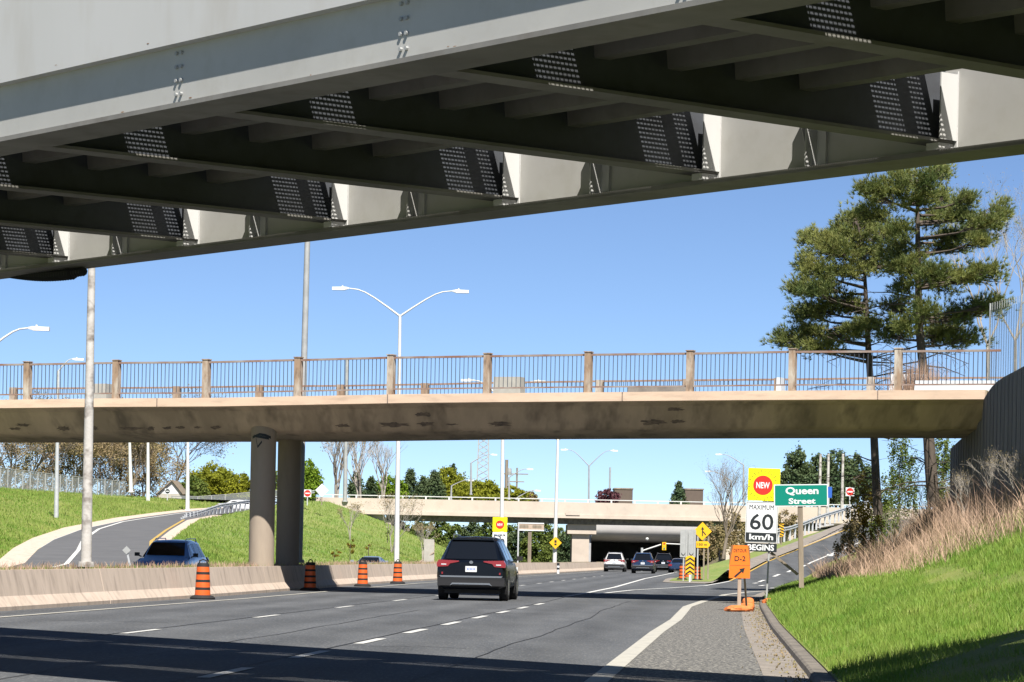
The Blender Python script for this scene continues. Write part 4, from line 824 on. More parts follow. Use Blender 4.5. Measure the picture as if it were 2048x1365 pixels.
# Detour D-2
Yd = 76.6; k = Yd / F; O = at(1480, 1124, Yd)
t = thing('detour_sign', 'orange detour sign with arrow, reading DETOUR D-2, on a wooden post', 'road sign', (O.x, Yd, O.z), 0)
tz = [(-21, -14), (21, -14), (19, 14), (15.5, 33), (-17.5, 33), (-20, 14)]
m = MB(); m.prism([(x * k, z * k) for x, z in [(-21.5, -33), (20.5, -33), (20.5, -10), (20.3, 10), (18, 33), (-17.5, 33), (-21, 10)]], 0, .02); pn = part('sign_panel', m, sorange, t, True)
m = MB(); m.add([(x * k, -.004, z * k) for x, z in [(-17.5, 32.8), (-13.5, 32.8), (-18, 10), (-20.6, -8), (-21, 8)]], [(0, 4, 3, 2, 1)]); m.add([(x * k, -.004, z * k) for x, z in [(18, 32.8), (15, 32.8), (18.5, 10), (20.2, -8), (20.4, 8)]], [(0, 1, 2, 3, 4)])
m.add([(x * k, -.004, z * k) for x, z in [(-20, -7.6), (20, -7.6), (20, -6.9), (-20, -6.9)]], [(0, 1, 2, 3)]); part('border', m, rust, pn, True)
part('lettering', text_mb('DETOUR', 26 * k, 6.5 * k, 0, 22.5 * k, -.006, .0), signblack, pn, True); part('lettering', text_mb('D-2', 22 * k, 10 * k, 0, 6.5 * k, -.006, .012), signblack, pn, True)
m = MB(); m.add([(x * k, -.006, z * k) for x, z in [(-11.5, -29), (-8.5, -31.5), (4, -20), (7, -23), (10, -12), (-1, -14.5), (1.5, -17.5)]], [(0, 1, 2, 6), (6, 2, 4, 5), (2, 3, 4)]); part('arrow', m, signblack, pn, True)
part('post', MB().bar((0, .05, 20 * k), (0, .05, -O.z), .09, .05), woodlight, t, True)
part('leg', MB().bar((10 * k, .08, -30 * k), (21 * k, .9, -O.z), .05, .04), wood, t, True)
# sandbags
def bag(label, c, sx, sy_, sz, rz, group='orange sandbags at the sign feet', seed=0):
    rr = random.Random(seed); m = MB(); n, q_ = 18, 9; rows = []
    for i in range(q_ + 1):
        ph = -math.pi / 2 + math.pi * i / q_; row = []
        for j in range(n):
            a = 2 * math.pi * j / n; f = 1 + .16 * math.sin(3 * a + seed) + .12 * math.sin(5 * a + 2 * ph + seed) + rr.uniform(-.11, .11)
            e = lambda v, p: math.copysign(abs(v) ** p, v)
            x = sx * e(math.cos(a), .8) * max(math.cos(ph), 0) ** .55 * f; y = sy_ * e(math.sin(a), .8) * max(math.cos(ph), 0) ** .55 * f; z = sz * math.sin(ph) * (1 + .25 * math.sin(2 * a + seed))
            row.append((x, y, max(z, -sz * .75) + sz * .75))
        rows.append(row + [row[0]])
    m.grid(rows); m.tube([(sx * .95, 0, sz * .6), (sx * 1.2, .02, sz * .9), (sx * 1.3, 0, sz * .7)], [.05, .035, .06], 7)
    M_ = Matrix.Rotation(rz, 4, 'Z'); m.v = [tuple(M_ @ Vector(v)) for v in m.v]
    t = thing('sandbag', label, 'sandbag', c, 0, group); part('bag', m, bagm, t, True, smooth=60)
p = gnd(1474, 1224); bag('orange sandbag at the foot of the detour sign, flattest and leftmost', (p.x, p.y - .1, 0), .30, .24, .085, .05, seed=1)
p = gnd(1494, 1221); bag('crumpled orange sandbag right of the detour sign post', (p.x, p.y, 0), .16, .2, .10, 1.2, seed=3)
p = gnd(1497, 1214); bag('orange sandbag holding the slanted leg of the detour sign', (p.x, p.y, 0), .15, .18, .13, 2.2, seed=5)
p = gnd(1536, 1213); bag('orange sandbag at the kerb under the speed sign post', (p.x, p.y, 0), .14, .15, .12, .8, seed=8)
# chevron marker on the island
Yc = 166; k = Yc / F; O = at(1380, 1131, Yc)
t = thing('chevron_marker', 'black and yellow chevron board on the gravel island in front of striped drums', 'road sign', (O.x, Yc, O.z))
m = MB(); m.prism([(-9 * k, -18 * k), (9 * k, -18 * k), (9 * k, 16 * k), (4 * k, 19 * k), (-4 * k, 19 * k), (-9 * k, 16 * k)], 0, .03); pn = part('sign_panel', m, samber, t, True)
m = MB()
for i in range(4):
    z = (12 - 8.6 * i) * k; m.add([(-8.5 * k, -.006, z - 6 * k), (0, -.006, z), (8.5 * k, -.006, z - 6 * k), (8.5 * k, -.006, z - 2.2 * k), (0, -.006, z + 3.8 * k), (-8.5 * k, -.006, z - 2.2 * k)], [(0, 1, 4, 5), (1, 2, 3, 4)])
part('chevron_stripes', m, signblack, pn, True); part('post', MB().bar((0, .05, 0), (0, .05, -O.z), .08, .06), swhite, t, True)
# grey sign backs
Yk = 172; k = Yk / F
for px, lb in ((1361 + 7, 'narrow grey back of a sign, left one of the pair above the drums'), (1384, 'narrow grey back of a sign, right one of the pair above the drums')):
    O = at(px, 1088, Yk); t = thing('sign_back', lb, 'road sign', (O.x, Yk, O.z), 0, 'pair of sign backs'); part('panel', MB().prism(rrect(-7.6 * k, 7.6 * k, -27 * k, 28 * k, .03), 0, .03), sback, t, True)
    part('channel', MB().prism(rect(3.5 * k, 4.5 * k, -24 * k, 26 * k), -.02, 0), galv_dk, t, True); mm = MB(); a = [(-1 * k + 3.4 * k * math.cos(u), -.02, -19 * k + 3.4 * k * math.sin(u)) for u in np.linspace(math.pi * .9, math.pi * 2.1, 9)]; mm.tube(a, .015, 5); part('hook', mm, signblack, t, True)
    part('post', MB().bar((0, .06, -20 * k), (0, .06, -O.z), .08, .06), galv_dk, t, True)
# merge warning diamond + tab
Ym = 178; k = Ym / F; O = at(1405, 1063, Ym)
def diamond(name, label, px, py, Y, r_px, m_=samber, sym='merge', postpx=None, group=None, board=True):
    k = Y / F; O = at(px, py, Y); t = thing(name, label, 'road sign', (O.x, Y, O.z), 0, group)
    r_ = r_px * k; pn = part('sign_panel', MB().prism([(0, -r_), (r_, 0), (0, r_), (-r_, 0)], 0, .03), m_, t, True)
    if sym:
        m = MB(); y = -.006; s = r_ / 17
        if sym == 'merge': m.add([(x * s, y, z * s) for x, z in [(-.9, -9), (.9, -9), (.9, 3), (-.9, 3), (-3, 3), (3, 3), (0, 8.5), (.9, -2), (5.5, -7.5), (6.8, -6), (.9, 1)]], [(0, 1, 2, 3), (4, 5, 6), (7, 8, 9, 10)])
        else: m.add([(x * s, y, z * s) for x, z in [(-3, 0), (3, 0), (3, 7), (-3, 7), (-3, -7), (3, -7), (3, -2), (-3, -2)]], [(0, 1, 2, 3), (4, 5, 6, 7)])
        part('symbol', m, signblack, pn, True)
    return t, O, k
t, O, k = diamond('warning_sign', 'amber diamond warning sign with merge symbol right of the grey sign backs', 1405, 1063, Ym, 18.5)
pn = part('arrow_tab', MB().prism([(-12 * k, -33 * k), (10 * k, -33 * k), (10 * k, -35 * k), (16 * k, -27 * k), (10 * k, -19 * k), (10 * k, -20 * k), (-12 * k, -20 * k)], -.02, 0), samber, t, True)
part('lettering', text_mb('150 m', 19 * k, 5 * k, 0, -26.5 * k, -.026, .02), signblack, pn, True)
for dx in (-9, 3.5, 12): part('post', MB().bar((dx * k, .05, -10 * k), (dx * k + .02, .05, -O.z + .1), .09, .07), galv_dk if dx < 0 else wood, t, True)
t, O, k = diamond('warning_sign', 'small amber diamond sign mounted on the white lamp post beyond the barrier', 1111, 1086, 235.6, 12.5, sym='x')
part('bracket', MB().bar((0, .03, 0), (0, .3, 0), .05, .05), galv_dk, t, True)
t, O, k = diamond('sign_back', 'small grey diamond sign back on a thin leaning post left of the blue SUV', 253, 1101, 84, 8.5, sback, None); part('post', MB().bar((0, .05, 0), (8 * k, .05, -33 * k), .05, .04), galv, t, True)
t, O, k = diamond('sign_back', 'pale diamond sign back high above the far overpass end, right of the round piers', 644, 981, 280, 13.5, swhite, None); part('post', MB().bar((0, .05, 0), (0, .05, -30 * k), .09, .07), wood, t, True)
# far NEW / MAXIMUM sign behind the SUV
Yn = 184; k = Yn / F; O = at(1000, 1050, Yn); t = thing('speed_limit_sign', 'smaller copy of the yellow NEW speed sign, partly hidden by the black SUV roof', 'road sign', (O.x, Yn - .6, O.z))
pn = part('sun_panel', MB().prism(rrect(-14.5 * k, 14.5 * k, -14 * k, 15 * k, .03), 0, .02), syellow, t, True); part('red_disc', poly(circ(0, 0, 8.5 * k), 0, -.006), sred, pn, True); part('lettering', text_mb('NEW', 11 * k, 5.5 * k, 0, 0, -.012, .03), swhite, pn, True)
pn = part('speed_panel', MB().prism(rrect(-14.5 * k, 14.5 * k, -52 * k, -15 * k, .03), 0, .02), swhite, t, True); part('lettering', text_mb('MAXIMUM', 22 * k, 4.5 * k, 0, -21 * k, -.006, .01), signblack, pn, True); part('lettering', text_mb('60', 20 * k, 15 * k, 0, -35 * k, -.006, .01), signblack, pn, True)
part('bracket', MB().bar((2 * k, .03, 5 * k), (2 * k, .6, 5 * k), .05, .05), galv_dk, t, True)
# beige board back on an A-frame, and the wooden direction board
def board(name, label, px, py, Y, w_, h_, m_, postsx, zb_, n=1):
    k = Y / F; O = at(px, py, Y); t = thing(name, label, 'sign board', (O.x, Y, O.z)); part('panel', MB().prism(rect(-w_ / 2 * k, w_ / 2 * k, -h_ / 2 * k, h_ / 2 * k), 0, .04), m_, t, True)
    for a, b_ in postsx: part('post', MB().bar((a * k, .07, h_ / 2 * k * .8), (b_ * k, .07, -O.z + zb_), .1, .08), woodlight if name == 'board_back' else wood, t, True)
    return t, k, O
t, k, O = board('board_back', 'beige board on slanted wooden legs at the foot of the grass embankment', 858, 1103, 165, 20, 48, sbeige, ((-8, -9), (9, 9)), .2)
part('brace', MB().bar((-22 * k, .2, -24 * k), (10 * k, -.03, -2 * k), .06, .06), woodlight, t, True)
t, k, O = board('direction_board', 'weathered wooden frame board with two dark slots right of the black SUV', 1062, 1054, 215, 52, 14, woodlight, ((0, 0),), .0)
for dx in (-14, 12): part('dark_slot', MB().prism(rrect((dx - 9) * k, (dx + 9) * k, -2.5 * k, 3 * k, .03), -.01, -.001), wood, t, True)
for z in (-7, 7): part('frame_rail', MB().bar((-26 * k, -.01, z * k), (26 * k, -.01, z * k), .04, .08), swhite, t, True)
part('post', MB().bar((-25 * k, .0, 7 * k), (-25 * k, .0, -O.z), .1, .08), galv, t, True); part('post', MB().bar((-2 * k, .1, 7 * k), (-2 * k, .1, -O.z), .25, .12), wood, t, True)
# do not enter signs and others
def noentry(label, px, py, Y, r_px, zb_, sq=False, m_=sred):
    k = Y / F; O = at(px, py, Y); t = thing('no_entry_sign', label, 'road sign', (O.x, Y, O.z), 0, 'no entry signs'); r_ = r_px * k
    bk_ = part('sign_panel', MB().prism(rect(-r_ * 1.15, r_ * 1.15, -r_ * 1.15, r_ * 1.15), 0, .03), swhite, t, True); part('red_disc', poly(circ(0, 0, r_), 0, -.006), m_, bk_, True); part('white_bar', poly(rect(-r_ * .7, r_ * .7, -r_ * .18, r_ * .18), 0, -.012), swhite, bk_, True)
    part('post', MB().bar((0, .05, 0), (0, .05, -O.z + zb_), .1, .08), galv, t, True)
noentry('round red no entry sign just right of the dark pier', 615, 987, 282, 6.5, 5.6); noentry('small white sign with dark disc near the small house at the ramp top', 335, 983, 290, 4.6, 4.8, m_=signblack); noentry('red no entry sign at the top of the right ramp', 1700, 984, 283, 7.5, 5.0)
k = 283 / F; O = at(1658, 985, 283); t = thing('blue_sign', 'small blue sign beside the right edge of the green street sign', 'road sign', (O.x, 283, O.z)); part('sign_panel', MB().prism(rrect(-6 * k, 6 * k, -11 * k, 11 * k, .05), 0, .03), sblue, t, True); part('post', MB().bar((0, .05, 0), (0, .05, -O.z + 5), .1, .08), galv, t, True)
# hazard marker by the guardrail
Yh = 226; k = Yh / F; O = at(1563, 1061, Yh); t = thing('hazard_marker', 'yellow and black striped hazard marker at the start of the right guardrail', 'road sign', (O.x, Yh, O.z)); pn = part('sign_panel', MB().prism(rect(-4.5 * k, 4.5 * k, -13 * k, 13 * k), 0, .03), samber, t, True)
m = MB()
for i in range(5): z = (-13 + 5.6 * i) * k; m.quad((-4.5 * k, -.006, z + 2.6 * k), (4.5 * k, -.006, max(z - 1.5 * k, -13 * k)), (4.5 * k, -.006, z + 1.2 * k), (-4.5 * k, -.006, min(z + 5.2 * k, 13 * k)))
part('diagonal_stripes', m, signblack, pn, True); part('post', MB().bar((0, .05, 0), (0, .05, -30 * k), .08, .06), wood, t, True)
# small striped delineator
g = at(1116, 1150, 222); t = thing('delineator', 'small black and white delineator post in front of the far barrier', 'delineator post', (g.x, 222, 0)); m = MB()
m.lathe([(.1, 0), (.1, .3), (.1, .3), (.1, .45), (.1, .45), (.1, .6), (.1, .6), (.1, .8)], n=10, mfun=lambda i: (i // 2) % 2); part('post', m, [swhite, signblack], t, True)
# traffic signal
Yt = 290; k = Yt / F; O = at(1284, 1096, Yt); t = thing('traffic_signal', 'yellow traffic signal head on a long white arm under the far overpass', 'traffic light', (O.x, Yt, 0))
part('mast', MB().tube([(0, 0, 0), (0, 0, O.z)], .12, 8), galv, t, True); part('arm', MB().tube([(0, 0, O.z - .3), (38 * k, 0, O.z + .35)], .07, 6), lampw, t, True); part('arm', MB().tube([(44 * k, 0, O.z + .45), (80 * k, 0, O.z + .4)], .06, 6), lampw, t, True)
hd = part('signal_head', MB().cbox((44 * k, -.15, O.z + .2), (8 * k, .3, 16 * k)), samber, t, True)
for i in range(3): part('lens', MB().prism(circ(44 * k, O.z + (.2 + (1 - i) * .24), .09, 12), -.33, -.301), [sred, samber, sgreen][i], hd, True)
part('camera_housing', MB().lathe([(.1, 0), (.16, .1), (.1, .25)], (10 * k, 0, O.z + .75), 10), lampw, t, True)
# ------------------------------------------------------------------ guardrails and fences
def guard(name, label, pts, m_=galv, hh=.75, step=2.0):
    t = thing(name, label, 'guardrail', pts[0]); m = MB(); prof = [(-.02, .0), (-.07, .05), (-.02, .11), (-.02, .17), (-.07, .23), (-.02, .3)]
    P_ = [Vector(p) for p in pts]; rows = []
    for i, p in enumerate(P_):
        d = (P_[min(i + 1, len(P_) - 1)] - P_[max(i - 1, 0)]).normalized(); sd_ = Vector((-d.y, d.x, 0)).normalized()
        if sd_.y > 0: sd_ = -sd_
        rows.append([tuple(p + sd_ * (-a) + Vector((0, 0, hh - .32 + b_))) for a, b_ in prof])
    m.grid(rows); part('rail', m, m_, t); m = MB()
    for a, b_ in zip(P_[:-1], P_[1:]):
        n = max(int((b_ - a).length / step), 1)
        for j in range(n): c = a.lerp(b_, j / n) + Vector((0, .12, 0)); pm = MB(); pm.box(c.x - .07, c.x + .07, c.y - .07, c.y + .07, c.z - .3, c.z + hh); part('post', pm, m_ if j % 1 == 0 else wood, t)
    return t
guard('guardrail', 'galvanised guardrail on top of the left grass embankment', [at(362, 1062, 228), at(372, 1052, 236), at(400, 1045, 246), at(440, 1031, 258), at(480, 1024, 272), at(500, 1021, 278), at(560, 1012, 284), at(600, 1005, 289), at(628, 1001, 293)], galv, 1.0, 2.4)
guard('guardrail', 'long curved guardrail beside the right ramp', [at(1545, 1082, 222), at(1580, 1074, 232), at(1610, 1063, 243), at(1640, 1050, 255), at(1670, 1040, 266), at(1700, 1030, 278), at(1718, 1022, 286), at(1740, 1018, 292)], galv, .85, 3)
def fence(name, label, pts, hh, step, m_post, m_mesh):
    t = thing(name, label, 'fence', pts[0]); P_ = [Vector(p) for p in pts]; m = MB(); rl = MB()
    for a, b_ in zip(P_[:-1], P_[1:]):
        m.quad(a, b_, b_ + Vector((0, 0, hh)), a + Vector((0, 0, hh))); rl.tube([a + Vector((0, 0, hh)), b_ + Vector((0, 0, hh))], .035, 5)
        n = max(int((b_ - a).length / step), 1)
        for j in range(n): c = a.lerp(b_, j / n); part('post', MB().tube([c - Vector((0, 0, .3)), c + Vector((0, 0, hh + .02))], .055, 6), m_post, t)
    part('mesh_panel', m, m_mesh, t); part('top_rail', rl, m_post, t)
fence('chain_link_fence', 'grey chain link fence along the crest of the left green hill', [at(-30, 975, 258), at(0, 976, 262), at(60, 983, 267), at(120, 989, 272), at(180, 995, 278), at(252, 1001, 285)], 1.75, 1.25, galv_dk, chain)
fence('chain_link_fence', 'grey chain link fence under the round green trees at the ramp top', [at(343, 1020, 306), at(395, 1021, 308), at(450, 1017, 310), at(500, 1012, 312), at(560, 1008, 314)], 1.4, 1.6, galv_dk, chain)
# ------------------------------------------------------------------ vegetation
def blades(name, base, hgt, wid, lean, mats, seed=0, bend=True, parent=None):
    """one thin bent blade per base point: base (n,3), hgt (n,), wid (n,)"""
    g = np.random.default_rng(seed); n = len(base); a = g.uniform(0, 2 * np.pi, n); w_ = np.stack([np.cos(a), np.sin(a), 0 * a], 1) * (wid[:, None] / 2)
    b = g.uniform(0, 2 * np.pi, n); L_ = g.uniform(0, lean, n) * hgt; d = np.stack([np.cos(b), np.sin(b), 0 * b], 1) * L_[:, None]; up = np.zeros((n, 3)); up[:, 2] = hgt
    V = np.concatenate([base - w_, base + w_, base + d * .35 + up * .55 + w_ * .7, base + d * .35 + up * .55 - w_ * .7, base + d + up], 0)
    i = np.arange(n); Fq = np.stack([i, i + n, i + 2 * n, i + 3 * n], 1); Ft = np.stack([i + 3 * n, i + 2 * n, i + 4 * n, i + 4 * n], 1)
    me_f = np.concatenate([np.stack([i, i + n, i + 2 * n], 1), np.stack([i, i + 2 * n, i + 3 * n], 1), np.stack([i + 3 * n, i + 2 * n, i + 4 * n], 1)], 0)
    return npmesh(name, V, me_f, mats, parent)
def leaves(name, C_, size, mats, parent=None, seed=0, asp=.6):
    """one small randomly turned quad per centre"""
    g = np.random.default_rng(seed); n = len(C_); u = g.normal(size=(n, 3)); u /= np.linalg.norm(u, axis=1)[:, None]; v = g.normal(size=(n, 3)); v -= (v * u).sum(1)[:, None] * u; v /= np.linalg.norm(v, axis=1)[:, None]
    s = (size * g.uniform(.6, 1.3, n))[:, None] / 2; V = np.concatenate([C_ - u * s, C_ + v * s * asp, C_ + u * s, C_ - v * s * asp], 0); i = np.arange(n)
    return npmesh(name, V, np.stack([i, i + n, i + 2 * n, i + 3 * n], 1), mats, parent)
def tufts(name, C_, D_, L_, w_, k, mats, parent=None, seed=0):
    """k needles fanned out of every centre around direction D_"""
    g = np.random.default_rng(seed); n = len(C_); C2 = np.repeat(C_, k, 0); D2 = np.repeat(D_, k, 0) + g.normal(size=(n * k, 3)) * .62; D2 /= np.linalg.norm(D2, axis=1)[:, None]
    s = g.normal(size=(n * k, 3)); s -= (s * D2).sum(1)[:, None] * D2; s /= np.linalg.norm(s, axis=1)[:, None]; Lr = (L_ * g.uniform(.6, 1.15, n * k))[:, None]
    V = np.concatenate([C2 - s * w_ / 2, C2 + s * w_ / 2, C2 + D2 * Lr], 0); i = np.arange(n * k)
    return npmesh(name, V, np.stack([i, i + n * k, i + 2 * n * k], 1), mats, parent)
def ball(c, r_, n, g, fill=.55):
    u = g.normal(size=(n, 3)); u /= np.linalg.norm(u, axis=1)[:, None]; return np.array(c) + u * np.array(r_) * (fill + (1 - fill) * g.uniform(0, 1, (n, 1)) ** .6) * g.uniform(.85, 1.1, (n, 1))
def branchy(m, p, d, L_, r_, depth, rr, tips, spread=.55, up=.15, n=5, kids=3):
    q = p + d * L_; mid = p.lerp(q, .5) + Vector((rr.uniform(-1, 1), rr.uniform(-1, 1), rr.uniform(-.5, .5))) * L_ * .06
    m.tube([p, mid, q], [r_, r_ * .82, r_ * .62], max(n, 3), cap=False)
    if depth == 0: tips.append((q, d)); return
    for k in range(kids + (rr.random() < .4)):
        a = Vector((rr.gauss(0, 1), rr.gauss(0, 1), rr.gauss(0, .7))); a = (a - d * a.dot(d)).normalized()
        nd = (d + a * spread * rr.uniform(.6, 1.5) + Vector((0, 0, up))).normalized()
        branchy(m, p.lerp(q, rr.uniform(.55, 1.0)) if k else q, nd, L_ * rr.uniform(.62, .85), r_ * .6, depth - 1, rr, tips, spread, up, n - 1, kids)
def bare_tree(name, label, base, H_, r_, seed, depth=5, spread=.5, up=.2, bark_=barkg, buds=0, budmat=bud_m, budsize=.12, group=None, stems=1, cat='tree', kids=3, trunkfrac=.28):
    rr = random.Random(seed); t = thing(name, label, cat, base, 0, group); m = MB(); tips = []; tr = MB()
    for s_ in range(stems):
        d = Vector((rr.uniform(-.1, .1) * stems, rr.uniform(-.1, .1) * stems, 1)).normalized(); b = Vector(base); q_ = b + d * H_ * trunkfrac
        tr.tube([b - d * .3, b.lerp(q_, .5), q_], [r_ * 1.15, r_, r_ * .8], 7, cap=False)
        for k in range(3):
            a = Vector((rr.gauss(0, 1), rr.gauss(0, 1), 0)).normalized(); branchy(m, q_, (d + a * spread * .8).normalized(), H_ * .25, r_ * .62, depth, rr, tips, spread, up, 5, kids)
    part('trunk', tr, bark_, t, smooth=60); part('branches', m, bark_, t, smooth=60)
    if buds:
        g = np.random.default_rng(seed); T_ = np.array([tuple(q) for q, d in tips]); C_ = np.repeat(T_, buds, 0) + g.normal(size=(len(T_) * buds, 3)) * H_ * .022; leaves('crown', C_, budsize, budmat, t, seed)
    return t
def leaf_tree(name, label, base, clumps, leafm, size, dens, seed, trunk_r=.15, bark_=bark, group=None, cat='tree', fill=.45, stem_h=None):
    """clumps: (dx, dy, dz, rx, ry, rz) relative to base"""
    g = np.random.default_rng(seed); rr = random.Random(seed); t = thing(name, label, cat, base, 0, group); b = Vector(base); top = max(c[2] for c in clumps); m = MB()
    m.tube([b - Vector((0, 0, .4)), b + Vector((0, 0, top * .5)), b + Vector((0, 0, top))], [trunk_r, trunk_r * .75, trunk_r * .25], 7)
    for c in clumps: e = b + Vector((c[0], c[1], c[2])); s = b + Vector((0, 0, min(max(c[2] * .6, .1), top * .8))); m.tube([s, s.lerp(e, .5) + Vector((0, 0, .1)), e], [trunk_r * .4, trunk_r * .25, trunk_r * .1], 5)
    part('trunk', m, bark_, t, smooth=60); C_ = []
    for c in clumps:
        n = int(dens * c[3] * c[5] * 4); nsub = max(3, int(n / 60)); sub = ball((base[0] + c[0], base[1] + c[1], base[2] + c[2]), c[3:6], nsub, g, .55); k = n // nsub
        for s_ in sub: C_.append(s_ + g.normal(size=(k, 3)) * np.array(c[3:6]) * .16 * g.uniform(.6, 1.2))
    leaves('crown', np.concatenate(C_), size, leafm, t, seed, .75); return t
def conifer(name, label, base, H_, R_, seed, leafm=spruce, n=5000, size=.3, group=None):
    g = np.random.default_rng(seed); t = thing(name, label, 'evergreen tree', base, 0, group); b = Vector(base); part('trunk', MB().tube([b - Vector((0, 0, .5)), b + Vector((0, 0, H_))], [H_ * .018, .02], 6), bark, t)
    nb = 150; zz = g.uniform(.06, 1, nb) ** 1.0; a = g.uniform(0, 6.283, nb); Rr = R_ * (1 - zz) ** .8 * g.uniform(.7, 1.1, nb) + .05; k = n // nb; u = g.uniform(.15, 1, (nb, k)) ** .7
    x = base[0] + np.cos(a)[:, None] * Rr[:, None] * u; y = base[1] + np.sin(a)[:, None] * Rr[:, None] * u; z = base[2] + H_ * zz[:, None] - Rr[:, None] * u * .18
    C_ = np.stack([x.ravel(), y.ravel(), z.ravel()], 1) + g.normal(size=(nb * k, 3)) * R_ * .07; leaves('crown', C_, size, leafm, t, seed, .5); return t
# ---- the two pines beside the right end of the overpass
PADS = [(1180,70,50,45),(1100,130,90,60),(960,110,70,50),(880,170,110,60),(740,180,60,35),(800,240,70,40),(1060,230,110,50),(1190,230,40,30),(1340,245,50,40),(1240,310,100,50),(1300,350,80,30),(1140,370,90,40),(650,360,70,45),(760,340,80,40),(700,400,110,40),(1550,320,50,60),(1480,390,80,35),(1370,440,100,35),(1250,480,90,30),(1420,500,60,25),(370,480,50,40),(470,510,80,40),(560,450,60,40),(640,470,120,50),(830,470,100,50),(930,440,60,50),(540,570,120,50),(700,560,140,50),(900,560,100,50),(1200,540,110,30),(350,640,50,50),(430,690,80,50),(600,690,110,35),(800,650,160,50),(980,650,110,50),(1130,700,120,50),(1200,760,110,50),(1350,720,140,40),(1460,690,70,30),(300,790,50,40),(390,810,90,45),(480,790,60,35),(960,790,50,40),(330,960,80,35),(440,930,90,40),(560,880,110,40),(640,920,70,35),(900,920,80,40),(1080,920,50,40),(1260,970,120,45),(1400,930,120,40),(1500,890,80,35),(220,1110,60,35),(320,1120,90,50),(370,1060,60,25),(430,1160,110,30),(560,1090,100,35),(640,1060,60,30),(760,1020,80,35),(880,1080,90,45),(960,1020,60,40),(1200,1050,100,40),(1300,1110,130,45),(1160,1100,60,40)]
def pine(label, trunkpx, side, Y, seed):
    rr = random.Random(seed); g = np.random.default_rng(seed); P_ = [at(px, py, Y) for px, py, _ in trunkpx]; rs = [w_ * Y / F / 2 for _, _, w_ in trunkpx]
    t = thing('pine_tree', label, 'pine tree', P_[0], 0, 'pines beside the overpass'); part('trunk', MB().tube(P_, rs, 10), bark, t, smooth=60)
    def trunk_at(z):
        for a, b in zip(P_[:-1], P_[1:]):
            if a.z <= z <= b.z: return a.lerp(b, (z - a.z) / (b.z - a.z))
        return P_[-1] if z > P_[-1].z else P_[0]
    m = MB(); C_ = []; D_ = []; k_ = Y / F
    for cx, cy, rx, ry_ in PADS:
        if not side(cx, cy): continue
        px, py = 1500 + cx * .3224, 320 + cy * .3224; c0 = at(px, py, Y); tr_ = trunk_at(c0.z); off = abs(c0.x - tr_.x)
        dy = rr.choice((-1, 1)) * rr.uniform(.1, .9) * max(3.4 - .45 * off, .8); c = c0 + ray(px, py) * dy; RX, RZ = rx * .3224 * k_, ry_ * .3224 * k_; RYd = max(RX * .8, .5)
        st = trunk_at(c.z - .25 * (c - tr_).length * .6 - .1); mid = st.lerp(c, .55) + Vector((0, 0, -.12)); m.tube([st, mid, c], [.055 + .012 * off, .04, .02], 6)
        n = int(34 + 150 * RX * RZ + 34 * RX)
        for i in range(n):
            u = Vector((rr.gauss(0, .55), rr.gauss(0, .55), rr.gauss(0, .62))); e = c + Vector((u.x * RX * 1.1, u.y * RYd, u.z * RZ)); a = mid.lerp(c, rr.uniform(0, 1))
            if i % 2 == 0: m.tube([a, a.lerp(e, .6) + Vector((0, 0, -.05)), e], [.018, .012, .007], 3, cap=False)
            for j in range(4):
                f = e + Vector((rr.gauss(0, .13), rr.gauss(0, .13), rr.gauss(0, .09))); C_.append(f); D_.append(((f - a) * .35).normalized() + Vector((0, 0, .75)))
    for i in range(34):      # dead twiggy lower branches
        z = rr.uniform(P_[0].z + .5, P_[0].z + 8.5); s = trunk_at(z); a = rr.uniform(0, 6.28); L_ = rr.uniform(.9, 3.0); e = s + Vector((math.cos(a) * L_, math.sin(a) * L_, -rr.uniform(-.2, .35) * L_)); mid = s.lerp(e, .5) + Vector((0, 0, .12)); m.tube([s, mid, e], [.035, .022, .01], 4)
        for j in range(7):
            b = s.lerp(e, rr.uniform(.3, 1)); d = Vector((rr.gauss(0, 1), rr.gauss(0, 1), rr.gauss(-.2, .5))).normalized(); m.tube([b, b + d * rr.uniform(.3, .9)], [.01, .005], 3, cap=False)
    part('branches', m, bark, t, smooth=60)
    tufts('needles', np.array([tuple(v) for v in C_]), np.array([tuple(v) for v in D_]), 0.23, .026, 12, needle, t, seed)
pine('broad pine with a forked dark trunk, right and taller of the two pines', [(1868, 1015, 26), (1862, 940, 25), (1852, 800, 20), (1838, 650, 16), (1836, 520, 12), (1835, 420, 8), (1840, 350, 4)], lambda x, y: x > 700 if y < 380 else x > 860, 118, 11)
pine('left and lower of the two pines, thin dark trunk behind the railing', [(1756, 1030, 19), (1752, 960, 17), (1747, 850, 15), (1738, 720, 13), (1732, 600, 9), (1728, 520, 5), (1716, 450, 3)], lambda x, y: not (x > 700 if y < 380 else x > 860), 122, 12)
# ---- bare trees at the right edge
for i, (px, py, top, Y, sp_) in enumerate(((1975, 700, 330, 126, .42), (2030, 690, 300, 131, .5), (2075, 700, 360, 121, .5))):
    b = at(px, 820, Y); bare_tree('bare_tree', ['slender bare tree right of the pines, nearest to them', 'bare tree with thin twigs above the chain link fence', 'bare tree at the very right edge above the dark wall'][i], (b.x, Y, b.z), (820 - top) * Y / F * .78, .075, 40 + i, 6, sp_, .28, barkp, 1, bud_m, .06, 'bare trees at the right edge', kids=2, trunkfrac=.34)
